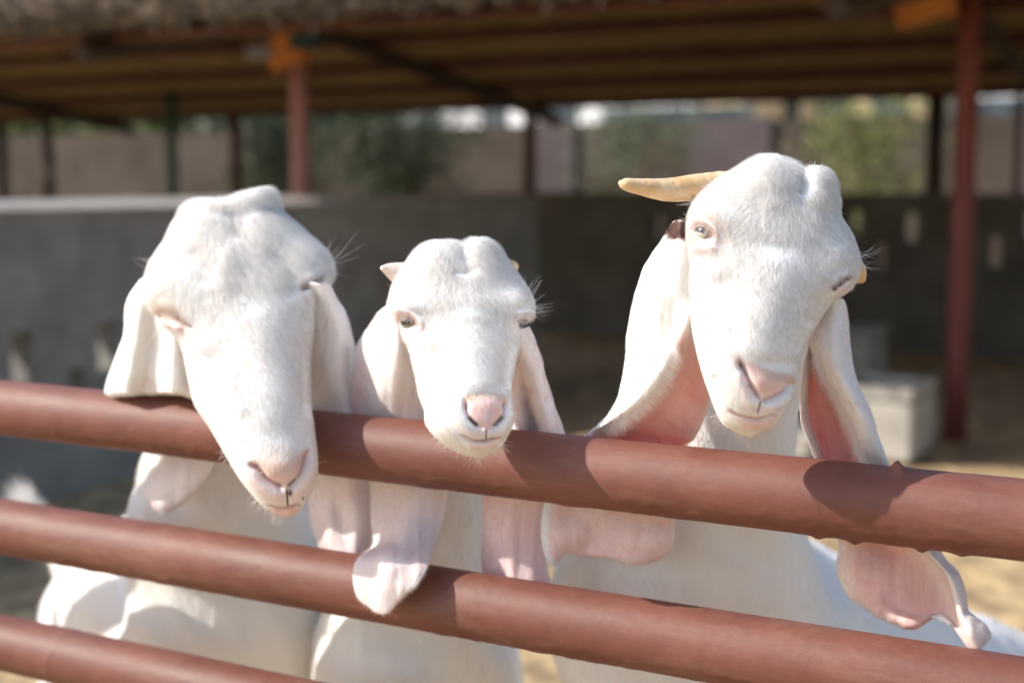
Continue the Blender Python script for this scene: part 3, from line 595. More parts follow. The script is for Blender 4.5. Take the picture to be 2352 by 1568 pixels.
def goat(label, head, ears, neck, legs, tail, horns, eyes, whisk, fwd=0, nfur=70000, bodyfur=30000, flow_c=(0, 0), group='white goats leaning over the rail', furlen=.009, axis=(0, 1)):
    base = at(neck[3][0], neck[3][1], neck[3][2]); root = empty('goat', (float(base[0]), float(base[1]), 0.0))
    tag(root, label, 'goat', group)
    head = dict(head); head['stations'] = [q[:4]+(q[4]-fwd,)+q[5:] for q in head['stations']]; head['cap0'] = head['cap0'][:2]+(head['cap0'][2]-fwd,); head['cap1'] = head['cap1'][:2]+(head['cap1'][2]-fwd,)
    for e in ears: e['fwd'] = fwd*.85
    horns = [([(a, b2, c-fwd) for a, b2, c in h[0]],)+tuple(h[1:]) for h in horns]
    neck = [(a, b2, c-fwd*w_, d, e) for (a, b2, c, d, e), w_ in zip(neck, [1, .7, .25]+[0]*9)]
    HP, HC, HM, HN = build_head(**head); EY = list(EYES)
    nr, nc = HP.shape[:2]
    E = [dict(build_ear(**{k: q for k, q in e.items() if k != 'rim'}), rim=e.get('rim', [])) for e in ears]
    BV, BF, BN = build_body(neck, legs, tail)
    hooves = smooth(.05, .035, BV[:, 2])[:, None]; bc = np.tile(WHITE, (len(BV), 1))*(1-hooves)+HOOF*hooves
    dt = np.clip(.5*snoise(BV, 7)+.35*snoise(BV, 24, 2), 0, 1)[:, None]; bc = bc*(1-.4*dt)+bc*arr(.97, .92, .82)*.4*dt
    verts = [HP.reshape(-1, 3)]; faces = grid_faces(nr, nc, True).tolist(); cols = [HC.reshape(-1, 3)]; n = nr*nc
    for e in E:
        verts.append(e['v']); faces += [[i+n for i in q] for q in e['f']]; cols.append(e['c']); n += len(e['v'])
    verts.append(BV); faces += [[i+n for i in q] for q in BF]; cols.append(bc)
    mesh_obj('body', np.concatenate(verts), faces, m_skin, root, True, np.concatenate(cols))
    for h in horns: horn(root, *h)
    for k, e in enumerate(eyes): eyeball(root, EY[k], *e)
    # fur
    sets = []; FL = 1.0
    p, n_, (c,) = sample_grid(HP, HN, HM**2, nfur, (HC,))
    px, py, _ = proj(p); fx, fy = flow_c
    s_ = (px-fx)/200*1.1; dy = np.where(py < fy, 1.0, 1.0); fl = imgdir(axis[0]+s_*np.where(py < fy+120, 1.0, .35), axis[1]*np.ones_like(px))
    Lh = furlen*rng.uniform(.55, 1.2, len(p))*np.interp(py, [fy-150, fy+60, fy+330, fy+480], [1.35, 1.0, .62, .3])*FL
    sets.append((p-n_*.0003, comb(p, n_, fl, .34, 38), n_, Lh, .16+.3*rng.random(len(p)), .00006, np.clip(c*1.14*(np.clip(1.0-.18*np.abs(rng.normal(size=len(p))), .5, 1)[:, None]), 0, .97)))
    for e in E:
        p, n_, (c, fm) = sample_grid(e['P'], e['n'], .2+e['fm'], 14000, (e['cf'], e['fm'][..., None]))
        sets.append((p, comb(p, n_, imgdir(np.zeros(len(p)), np.ones(len(p))), .4, 40, 3), n_, .0055*rng.uniform(.5, 1.2, len(p))*(.5+fm[:, 0]), .26, .00006, np.clip(c*1.08, 0, .88)))
        for (uj, v0, v1, ddx, ddy, Lr, cnt) in e.get('rim', []):
            k = rng.integers(int(v0*e['P'].shape[0]), int(v1*e['P'].shape[0]), cnt); j = np.clip((uj*e['P'].shape[1]+rng.normal(size=cnt)*1.6).astype(int), 0, e['P'].shape[1]-1)
            q = e['P'][k, j]; d = imgdir(ddx+rng.normal(size=cnt)*.25, ddy+rng.normal(size=cnt)*.25)+e['n'][k, j]*.3
            sets.append((q, d, e['n'][k, j], Lr*rng.uniform(.4, 1.15, cnt), .25, .00005, WHITE*1.06))
        # fringe along both long edges
        for j, sgn in ((0, -1), (-1, 1)):
            k = rng.integers(3, e['P'].shape[0]-1, 900); q = e['P'][k, j]; out = e['P'][k, j]-e['P'][k, j-3*sgn if j else 3]; out = out/(np.linalg.norm(out, axis=1)[:, None]+1e-9)
            d = out+imgdir(np.zeros(900), np.ones(900))*.8+rng.normal(size=(900, 3))*.2; d /= np.linalg.norm(d, axis=1)[:, None]
            sets.append((q, d, e['n'][k, j], .003*rng.uniform(.4, 1.2, 900), .1, .00005, WHITE*1.05))
    if bodyfur:
        tocam = arr(0, 0, H)-BV; ok = ((BN*tocam).sum(1) > -.1)&(BV[:, 2] > .35); idx = np.nonzero(ok)[0]; k = rng.choice(idx, bodyfur)
        p = BV[k]+rng.normal(size=(bodyfur, 3))*.004; n_ = BN[k]; p = p-n_*((p-BV[k])*n_).sum(1)[:, None]
        sets.append((p, comb(p, n_, np.tile(arr(.1, 0, -1), (bodyfur, 1)), .5, 22), n_, .018*rng.uniform(.5, 1.2, bodyfur), .22, .00016, WHITE*1.06))
        if tail is not None:
            L = np.array(tail, float); W2 = crow(at(L[:, 0], L[:, 1], L[:, 2]), 40); k = rng.integers(4, 40, 2500); d = rng.normal(size=(2500, 3)); d /= np.linalg.norm(d, axis=1)[:, None]
            tdir = (W2[-1]-W2[0])/np.linalg.norm(W2[-1]-W2[0]); sets.append((W2[k]+d*.012, (d*.5+tdir)/1.1, d, .03*rng.uniform(.5, 1.2, 2500), .2, .0003, WHITE))
    nf_ = HPf_mask = ((HN*(arr(0, 0, H)-HP)).sum(-1) > -.02).ravel(); HPf = HP.reshape(-1, 3)[nf_][::3]; hpx, hpy, _ = proj(HPf)
    # lashes, whiskers, tufts: (x,y,depth,dx,dy,length px,spread,count)
    for (x, y, dz, dx, dy, Lp, spx, cnt, *cl) in whisk:
        gx, gy = x+rng.normal(size=cnt)*spx, y+rng.normal(size=cnt)*spx
        kk = np.array([np.argmin((hpx-a)**2+(hpy-b2)**2) for a, b2 in zip(gx, gy)]); q = HPf[kk]; d = imgdir(dx+rng.normal(size=cnt)*.3, dy+rng.normal(size=cnt)*.3)+rng.normal(size=(cnt, 3))*.15
        sets.append((q, d, np.tile(-UPV, (cnt, 1)), Lp/F*dz*rng.uniform(.4, 1.1, cnt), rng.uniform(0, .35, cnt), .00011, cl[0] if cl else WHITE))
    fur_obj(sets, root)
    return root

def paint_ear(base, inner=None, rimcol=None, rim=(.3, .5), brown=None, low=None):
    """colour of the ear front: base -> inner pink right or left of the rim"""
    def f(u, v, px, py, P):
        c = np.ones(u.shape+(3,))*base; fm = np.ones(u.shape)*.5
        t = np.clip(.5+.5*snoise(P, 25, 4), 0, 1)[..., None]; c = c*(1-.35*t)+(WHITE*.55+LPINK*.45)*.35*t
        if inner is not None:
            w_ = inner(u, v)*(.9+.1*snoise(P, 40)); w_ = np.clip(w_, 0, 1)[..., None]; c = c*(1-w_)+(DPINK*.75+PINK*.25)*w_; fm = fm*(1-.85*w_[..., 0])
            vein = smooth(.06, .0, np.abs(snoise(P, 22, 5)))*.25*w_[..., 0]; c = c*(1-vein[..., None]*arr(.3, .6, .6))
        vn = smooth(.07, .0, np.abs(snoise(P, 26, 6)))*.14; c = c*(1-vn[..., None]*arr(.35, 1, 1))
        if low is not None:
            w_ = (low[1]*smooth(low[0]-.08, low[0]+.08, v))[..., None]; c = c*(1-w_)+low[2]*w_; fm = fm*(1-.6*w_[..., 0])
        if brown is not None:
            w_ = smooth(1.25, .8, np.hypot((px-brown[0])/brown[2], (py-brown[1])/brown[3])+.22*snoise(P, 130))[..., None]; c = c*(1-w_)+BROWN*w_
        return c, fm
    return f
def mid(rows):     # spread (left,right,offs) rows to 5 columns
    return rows
def row5(xl, yl, xr, yr, offs, sag=0):
    t = np.linspace(0, 1, len(offs)); return [(xl+(xr-xl)*a, yl+(yr-yl)*a+sag*math.sin(a*math.pi), o) for a, o in zip(t, offs)]

# ---------------------------------------------------------------- left goat
Lh = dict(
 stations=[(446, 464, 610, 447, 1.425, .9, .8, .9), (412, 498, 642, 488, 1.42, .72, .8, .8), (386, 545, 694, 530, 1.41, .62, .8, .8), (352, 598, 745, 578, 1.40, .55, .8, .8),
  (337, 655, 763, 622, 1.392, .52, .85, .8), (343, 700, 752, 662, 1.385, .55, .9, .8), (385, 742, 728, 704, 1.375, .64, .95, .8), (416, 792, 717, 765, 1.362, .74, .95, .7),
  (432, 860, 714, 838, 1.347, .80, .95, .6), (447, 925, 715, 905, 1.33, .84, .95, .5), (485, 988, 720, 974, 1.315, .9, .9, .5), (520, 1048, 729, 1040, 1.303, .92, .85, .55),
  (551, 1100, 727, 1095, 1.297, .92, .85, .6), (588, 1145, 708, 1141, 1.295, .9, .9, .6), (618, 1172, 690, 1169, 1.295, .85, .9, .6)],
 cap0=(528, 455, 1.425), cap1=(656, 1185, 1.30),
 brushes=[('line', [(528, 485), (546, 535), (580, 590)], 5, -.0014), ('warp', 595, 450, 34, 30, 0, -8), ('warp', 520, 455, 26, 24, 0, 6), ('blob', 600, 490, 50, 60, 0, .004), ('blob', 470, 510, 50, 55, 0, .0035), ('blob', 545, 540, 26, 60, 0, -.003),
  ('blob', 400, 650, 58, 50, 30, .004), ('blob', 704, 600, 50, 56, -20, .002), ('line', [(355, 715), (385, 716), (415, 735), (435, 752)], 5, -.0035), ('line', [(352, 700), (385, 700), (420, 718), (445, 742)], 12, .0018),
  ('line', [(370, 728), (395, 742), (425, 757)], 8, .004),
  ('line', [(690, 662), (712, 655), (738, 640), (755, 622)], 7, -.004), ('line', [(700, 640), (720, 632), (740, 618)], 10, .0018),
  ('line', [(440, 560), (470, 610), (475, 660)], 20, -.002), ('line', [(560, 540), (520, 600), (505, 680)], 26, .003), ('line', [(600, 560), (660, 610), (672, 690)], 24, -.003),
  ('line', [(600, 680), (610, 800), (620, 900), (630, 1000)], 55, .003), ('line', [(480, 790), (500, 880), (535, 960)], 26, -.005), ('line', [(430, 770), (450, 830), (480, 900), (520, 985)], 12, .002), ('line', [(695, 760), (700, 860), (705, 960)], 16, -.004),
  ('line', [(520, 830), (535, 900), (560, 960)], 16, .003), ('blob', 590, 1077, 4, 4, 0, .002), ('blob', 597, 1088, 3, 3, 0, .0014), ('line', [(545, 1010), (560, 1060)], 14, -.0012),
  ('line', [(572, 1063), (592, 1080), (612, 1103), (640, 1118), (657, 1122)], 9, -.006), ('line', [(706, 1033), (702, 1062), (690, 1092), (672, 1114), (658, 1122)], 9, -.0058),
  ('blob', 648, 1075, 42, 28, 0, .003), ('line', [(562, 1075), (585, 1105), (620, 1132), (650, 1142)], 13, .0022), ('line', [(718, 1050), (712, 1085), (695, 1115), (670, 1138)], 10, .002),
  ('line', [(658, 1124), (660, 1146), (661, 1162)], 2.6, -.0035), ('line', [(610, 1160), (640, 1168), (662, 1167), (698, 1156)], 4, -.003), ('blob', 660, 1176, 26, 8, 0, .0025)],
 paints=[('blob', 385, 705, 40, 18, 30, TAN, .35, .0), ('line', [(362, 712), (390, 717), (435, 748)], 3.8, arr(.24, .14, .11), 1, 1.2), ('line', [(362, 716), (392, 724), (420, 744)], 12, arr(.62, .42, .36), .7, .35), ('line', [(405, 730), (438, 750)], 3, DBROWN*1.5, .9, 1.2), ('blob', 720, 648, 22, 10, -30, LPINK*.8, .7, .4), ('line', [(697, 655), (718, 651), (735, 641)], 6, arr(.22, .19, .17), .85, 1.1), ('line', [(693, 664), (722, 655), (752, 628)], 3.2, arr(.3, .2, .17), .9, 1.2),
  ('blob', 590, 1077, 4, 4, 0, arr(.85, .74, .5), 1, 1), ('blob', 597, 1088, 3, 3, 0, arr(.85, .74, .5), 1, 1), ('poly', [(575, 1065), (600, 1090), (630, 1112), (660, 1122), (685, 1100), (703, 1060), (706, 1032), (688, 1045), (650, 1062), (600, 1060)], 9, PINK*.8+WHITE*.2, .75, .7), ('blob', 650, 1060, 55, 28, 0, TAN, .45, .1),
  ('poly', [(572, 1064), (602, 1098), (640, 1120), (660, 1124), (690, 1100), (712, 1050), (718, 1100), (700, 1150), (655, 1165), (610, 1150), (580, 1100)], 12, LPINK, .7, .5),
  ('line', [(572, 1063), (592, 1082), (612, 1104), (640, 1120)], 5, DPINK*.6, .8, 1), ('line', [(706, 1035), (700, 1065), (688, 1094)], 5, DPINK*.7, .7, 1),
  ('line', [(659, 1124), (661, 1162)], 1.6, DBROWN, .95, 1), ('blob', 666, 1132, 5, 6, 0, DBROWN, .9, 1), ('line', [(664, 1117), (674, 1110), (680, 1104)], 3.5, DBROWN, .85, 1), ('blob', 696, 1144, 3, 3, 0, DBROWN, .9, 1),
  ('blob', 660, 1173, 36, 8, 0, PINK*.9+TAN*.1, .85, 1), ('line', [(618, 1163), (645, 1168), (690, 1160)], 2.5, PINK*.5, .6, .5)])
earA = dict(rows=[[(318, 650, -.035), (345, 632, -.045), (375, 640, -.045), (400, 670, -.035), (425, 715, -.02)],
 [(289, 700, -.03), (318, 700, -.055), (355, 712, -.045), (392, 735, -.045), (432, 765, -.02)],
 [(284, 760, -.03), (314, 768, -.055), (350, 780, -.035), (398, 795, -.05), (447, 815, -.02)],
 [(262, 822, -.025), (300, 830, -.05), (345, 845, -.03), (398, 850, -.05), (458, 860, -.02)],
 [(241, 878, -.02), (290, 885, -.045), (342, 888, -.022), (402, 892, -.045), (470, 895, -.02)],
 [(246, 908, -.02), (296, 905, -.035), (345, 901, -.018), (402, 902, -.035), (470, 915, -.02)],
 [(320, 915, .03), (345, 915, .03), (380, 910, .035), (430, 915, .03), (475, 930, .03)],
 [(392, 1020, .045), (415, 1020, .045), (440, 1020, .045), (470, 1022, .045), (499, 1030, .045)],
 [(345, 1092, .045), (375, 1092, .04), (408, 1092, .038), (440, 1092, .04), (478, 1090, .045)],
 [(331, 1140, .05), (353, 1148, .042), (385, 1150, .04), (420, 1143, .042), (446, 1130, .05)],
 [(352, 1169, .055), (365, 1175, .05), (380, 1177, .048), (395, 1173, .05), (412, 1162, .055)]],
 colf=paint_ear(WHITE, None, low=(.62, .55, LPINK)), fold=.0018, seed=1)
o_ = [.06, .045, .04, .045, .065]
earB = dict(rows=[row5(690, 645, 756, 655, [.01, .0, .0, .005, .02]), row5(690, 720, 788, 712, [.03, .02, .02, .02, .04]), row5(688, 800, 815, 790, [.045, .03, .025, .03, .05]), row5(688, 880, 813, 870, [.06, .045, .03, .03, .055]), row5(690, 945, 822, 930, [.06, .045, .035, .035, .06]),
 row5(698, 1050, 846, 1050, o_), row5(704, 1120, 851, 1115, o_), row5(712, 1190, 853, 1195, [.06, .04, .045, .04, .06]), row5(735, 1265, 850, 1275, o_), row5(770, 1310, 842, 1315, o_)], colf=paint_ear(WHITE*.75+LPINK*.25, None, low=(.5, .6, LPINK)), fold=.0018, seed=2)
neckL = [(570, 640, 1.47, .05, .05), (560, 800, 1.49, .075, .06), (545, 1000, 1.595, .093, .08), (532, 1170, 1.665, .118, .10), (555, 1450, 1.76, .15, .155), (455, 1430, 1.94, .168, .175), (385, 1490, 2.08, .165, .19), (305, 1480, 2.26, .15, .175)]
def gl(px, py, d): p = at(px, py, d); return p
def make_legs(front, rear, r=.032):
    L = []
    for (px, py, d) in front: p = at(px, py, d); L.append(leg_pts(p[0], p[1], p[2], r))
    for (px, py, d) in rear: p = at(px, py, d); L.append(leg_pts(p[0], p[1], p[2], r*1.15, True, 0, 1))
    return L
goat('largest white goat with closed eyes and hornless head hanging over the rail at left', Lh, [earA, earB], neckL,
     make_legs([(470, 1600, 1.66), (650, 1600, 1.7)], [(290, 1600, 2.26), (380, 1600, 2.32)]), [(205, 1400, 2.38, .03), (135, 1270, 2.43, .022), (92, 1200, 2.45, .015), (50, 1150, 2.47, .008)],
     [], [], [(755, 600, 1.40, .6, -1.0, 75, 10, 9), (757, 625, 1.40, 1, -.4, 40, 8, 7), (385, 732, 1.375, -.4, 1, 85, 12, 24), (400, 728, 1.37, .2, 1, 13, 9, 40, arr(.35, .26, .22)), (718, 652, 1.37, .2, 1, 12, 9, 40, arr(.3, .25, .22)), (345, 605, 1.40, -.9, -.7, 45, 12, 6), (405, 520, 1.42, -.6, -1, 16, 8, 8), (645, 1183, 1.30, -.3, 1, 24, 24, 36), (590, 1150, 1.30, -.8, .6, 32, 14, 14), (722, 1080, 1.30, 1, -.05, 34, 18, 12), (528, 1040, 1.31, -.8, .6, 22, 12, 22), (540, 455, 1.42, 0, -1, 12, 18, 40), (640, 490, 1.42, .5, -.7, 14, 18, 14)],
     fwd=.02, nfur=100000, flow_c=(545, 560), furlen=.0105, axis=(.12, 1))
# ---------------------------------------------------------------- middle goat
Mh = dict(
 stations=[(975, 572, 1128, 568, 1.305, .9, .8, .9), (935, 605, 1165, 602, 1.30, .75, .8, .8), (906, 650, 1202, 650, 1.29, .64, .8, .8), (896, 690, 1221, 690, 1.28, .58, .85, .8),
  (903, 722, 1220, 724, 1.275, .56, .9, .8), (922, 756, 1200, 752, 1.268, .62, .95, .8), (940, 800, 1190, 797, 1.255, .70, .95, .8), (954, 848, 1181, 845, 1.242, .78, .95, .7), (963, 895, 1174, 892, 1.228, .84, .9, .55),
  (975, 940, 1176, 935, 1.215, .88, .85, .5), (980, 975, 1174, 973, 1.208, .88, .85, .5), (1006, 1008, 1160, 1010, 1.205, .88, .85, .5), (1048, 1037, 1138, 1037, 1.205, .85, .9, .6)],
 cap0=(1058, 562, 1.305), cap1=(1100, 1052, 1.21),
 brushes=[('warp', 1012, 562, 34, 24, 0, -6), ('warp', 1095, 562, 28, 24, 0, -9), ('warp', 1060, 566, 10, 22, 0, 11), ('blob', 1005, 595, 45, 38, 0, .006), ('blob', 1105, 590, 36, 38, 0, .006), ('line', [(1060, 560), (1072, 595), (1085, 625)], 12, -.003), ('line', [(1040, 618), (1075, 625), (1110, 612)], 8, -.002),
  ('blob', 935, 700, 34, 18, 15, .006), ('blob', 1190, 700, 30, 34, 0, .003), ('eye', 939, 740, 19.5, 15.5, 12, .0105), ('line', [(905, 715), (932, 712), (962, 732), (975, 752)], 6, .0028), ('line', [(915, 762), (942, 770), (970, 762)], 8, .002),
  ('eye', 1200, 743, 13, 7.5, -50, .0085), ('line', [(1180, 722), (1205, 715), (1218, 722)], 7, .0035),
  ('line', [(1080, 690), (1088, 780), (1098, 860), (1110, 900)], 42, .003), ('line', [(985, 790), (1000, 850), (1020, 900)], 22, -.003), ('line', [(955, 800), (975, 870), (985, 930)], 16, .002), ('line', [(1165, 780), (1160, 850), (1158, 890)], 14, -.003),
  ('line', [(1066, 925), (1072, 945), (1085, 965), (1103, 980), (1118, 984)], 5.5, -.003), ('line', [(1163, 922), (1160, 945), (1150, 965), (1132, 980), (1118, 984)], 5.5, -.003), ('blob', 1070, 928, 6, 9, -20, -.004), ('blob', 1160, 926, 6, 9, 20, -.004),
  ('poly', 0), ('blob', 1115, 930, 40, 20, 0, .0018), ('line', [(1023, 930), (1030, 965), (1060, 1000), (1085, 1012)], 7, -.0012), ('line', [(1048, 925), (1056, 960), (1080, 990), (1105, 1000)], 12, .0014), ('line', [(1173, 940), (1168, 970), (1150, 993), (1130, 1000)], 10, .0012),
  ('line', [(1118, 986), (1118, 998), (1117, 1008)], 2.2, -.003), ('line', [(1055, 998), (1085, 1012), (1117, 1012), (1152, 1002)], 3.6, -.003), ('blob', 1110, 1022, 34, 8, 0, .002)],
 paints=[('blob', 936, 738, 34, 24, 8, LPINK*.95, .5, .3), ('line', [(912, 745), (922, 722), (945, 720), (962, 745), (940, 758), (915, 748)], 3, PINK*.7, .5, 1), ('blob', 1200, 742, 24, 16, -30, LPINK, .6, .5), ('line', [(1190, 738), (1202, 732), (1213, 740)], 3.5, arr(.12, .08, .06), .9, 1.2), ('line', [(950, 750), (968, 758)], 5, DPINK, .5, .9),
  ('poly', [(1068, 918), (1072, 942), (1088, 966), (1118, 984), (1148, 964), (1160, 940), (1160, 918), (1140, 910), (1090, 910)], 10, PINK*.85+WHITE*.15, .85, 1), ('line', [(1075, 916), (1115, 908), (1155, 916)], 8, TAN, .6, .5),
  ('line', [(1068, 925), (1075, 948), (1088, 967)], 3, DPINK*.6, .55, 1), ('line', [(1162, 925), (1158, 948), (1146, 966)], 3, DPINK*.6, .5, 1), ('line', [(1079, 958), (1095, 975)], 5, arr(.12, .08, .06), .9, 1), ('line', [(1155, 957), (1140, 974)], 5, arr(.12, .08, .06), .85, 1),
  ('line', [(1118, 984), (1117, 1008)], 1.5, DBROWN, .95, 1), ('poly', [(1060, 1000), (1090, 1012), (1117, 1010), (1150, 1002), (1140, 1022), (1110, 1028), (1080, 1022)], 6, PINK*.6+WHITE*.4, .8, .8), ('line', [(1060, 1000), (1088, 1012), (1117, 1013), (1148, 1004)], 2, PINK*.45, .7, 1), ('blob', 1117, 992, 42, 10, 0, LPINK, .6, .5), ('blob', 990, 850, 30, 60, 10, arr(.80, .70, .62), .4, 0)])
Mh['brushes'] = [b_ for b_ in Mh['brushes'] if b_[0] != 'poly']
earC = dict(rows=[[(882, 712, .03), (898, 695, .02), (915, 700, .0), (930, 730, .0), (945, 760, .02)], [(845, 748, .04), (868, 742, .015), (896, 755, .0), (922, 778, .0), (955, 800, .03)], [(816, 800, .05), (850, 800, .02), (886, 815, .0), (922, 832, .0), (966, 850, .035)],
 [(806, 870, .05), (850, 872, .03), (888, 880, .0), (932, 890, .01), (975, 900, .04)], [(800, 945, .055), (848, 950, .045), (888, 955, .03), (938, 960, .025), (985, 965, .045)], row5(828, 1045, 1035, 1050, [.055, .045, .05, .045, .055]), row5(847, 1115, 1030, 1125, [.055, .045, .035, .04, .05]),
 row5(852, 1190, 1018, 1190, [.05, .04, .03, .035, .045]), row5(858, 1248, 998, 1250, [.03, .02, .005, .01, .02]), [(822, 1283, -.03), (850, 1280, -.035), (890, 1283, -.045), (935, 1290, -.038), (982, 1300, -.03)], [(809, 1325, -.045), (838, 1328, -.048), (880, 1332, -.052), (918, 1340, -.05), (956, 1345, -.045)],
 [(822, 1370, -.046), (845, 1376, -.05), (875, 1380, -.052), (905, 1378, -.05), (926, 1370, -.046)], [(848, 1399, -.046), (860, 1405, -.05), (875, 1409, -.05), (888, 1408, -.05), (902, 1399, -.046)]], colf=paint_ear(WHITE*.6+LPINK*.4, lambda u, v: .45*smooth(.3, .1, u)*smooth(.15, .3, v)*smooth(.5, .42, v), low=(.45, .6, LPINK)), fold=.0016, seed=3)
ob = [.06, .045, .042, .048, .06]
earD = dict(rows=[row5(1160, 765, 1214, 750, [.02, .015, .01, .02, .035]), row5(1158, 830, 1246, 828, [.04, .03, .025, .03, .045]), row5(1155, 920, 1271, 918, [.055, .035, .05, .035, .055]), row5(1152, 1000, 1298, 1000, [.06, .035, .055, .035, .06]), row5(1120, 1080, 1285, 1085, ob), row5(1110, 1150, 1249, 1165, ob), row5(1107, 1225, 1250, 1225, ob), row5(1105, 1290, 1254, 1290, ob, 4),
 row5(1112, 1320, 1266, 1340, ob, 4), row5(1130, 1338, 1282, 1364, ob)], colf=paint_ear(WHITE*.5+LPINK*.5, None, low=(.45, .8, EARP*.6+LPINK*.4)), fold=.0016, seed=4)
neckM = [(1070, 640, 1.34, .04, .04), (1060, 800, 1.36, .055, .045), (1010, 1000, 1.41, .055, .055), (970, 1200, 1.46, .062, .065), (935, 1500, 1.56, .102, .12), (960, 1560, 1.75, .125, .15), (985, 1540, 2.0, .125, .15), (1000, 1520, 2.25, .10, .13)]
goat('small white goat with stub horns and chin on the rail, between two larger goats', Mh, [earC, earD], neckM,
     make_legs([(860, 1640, 1.58), (1010, 1640, 1.6)], [(920, 1580, 2.25), (1060, 1580, 2.28)], .027), [(1000, 1420, 2.36, .022), (1000, 1400, 2.42, .018), (1000, 1430, 2.47, .01)],
     [([(940, 636, 1.30), (922, 630, 1.30), (895, 620, 1.295), (876, 615, 1.29)], [.015, .0115, .0065, .0018], 40, 1.0, m_stub), ([(1160, 615, 1.31), (1178, 612, 1.312), (1190, 617, 1.312)], [.009, .0055, .002])],
     [(arr(.27, .25, .18), 4, (.2, -.15, .05)), (arr(.10, .08, .05), 0, (0, 0, 0))],
     [(1222, 672, 1.28, .7, -1.0, 52, 8, 9), (1222, 706, 1.28, 1, -.1, 48, 8, 20), (903, 660, 1.29, -.5, -.7, 24, 8, 9), (1215, 735, 1.27, .8, .3, 15, 6, 12), (1100, 1050, 1.205, .1, 1, 26, 22, 50), (1150, 1025, 1.205, .9, .5, 24, 14, 24), (1010, 1020, 1.21, -.6, .7, 12, 14, 20), (1085, 560, 1.30, -.2, -1, 10, 20, 30), (1130, 570, 1.3, .4, -.9, 12, 14, 20), (970, 575, 1.3, -.6, -.8, 10, 18, 20), (925, 724, 1.26, -.2, .5, 8, 8, 20)],
     fwd=.03, nfur=62000, flow_c=(1070, 610), furlen=.007, axis=(.04, 1))
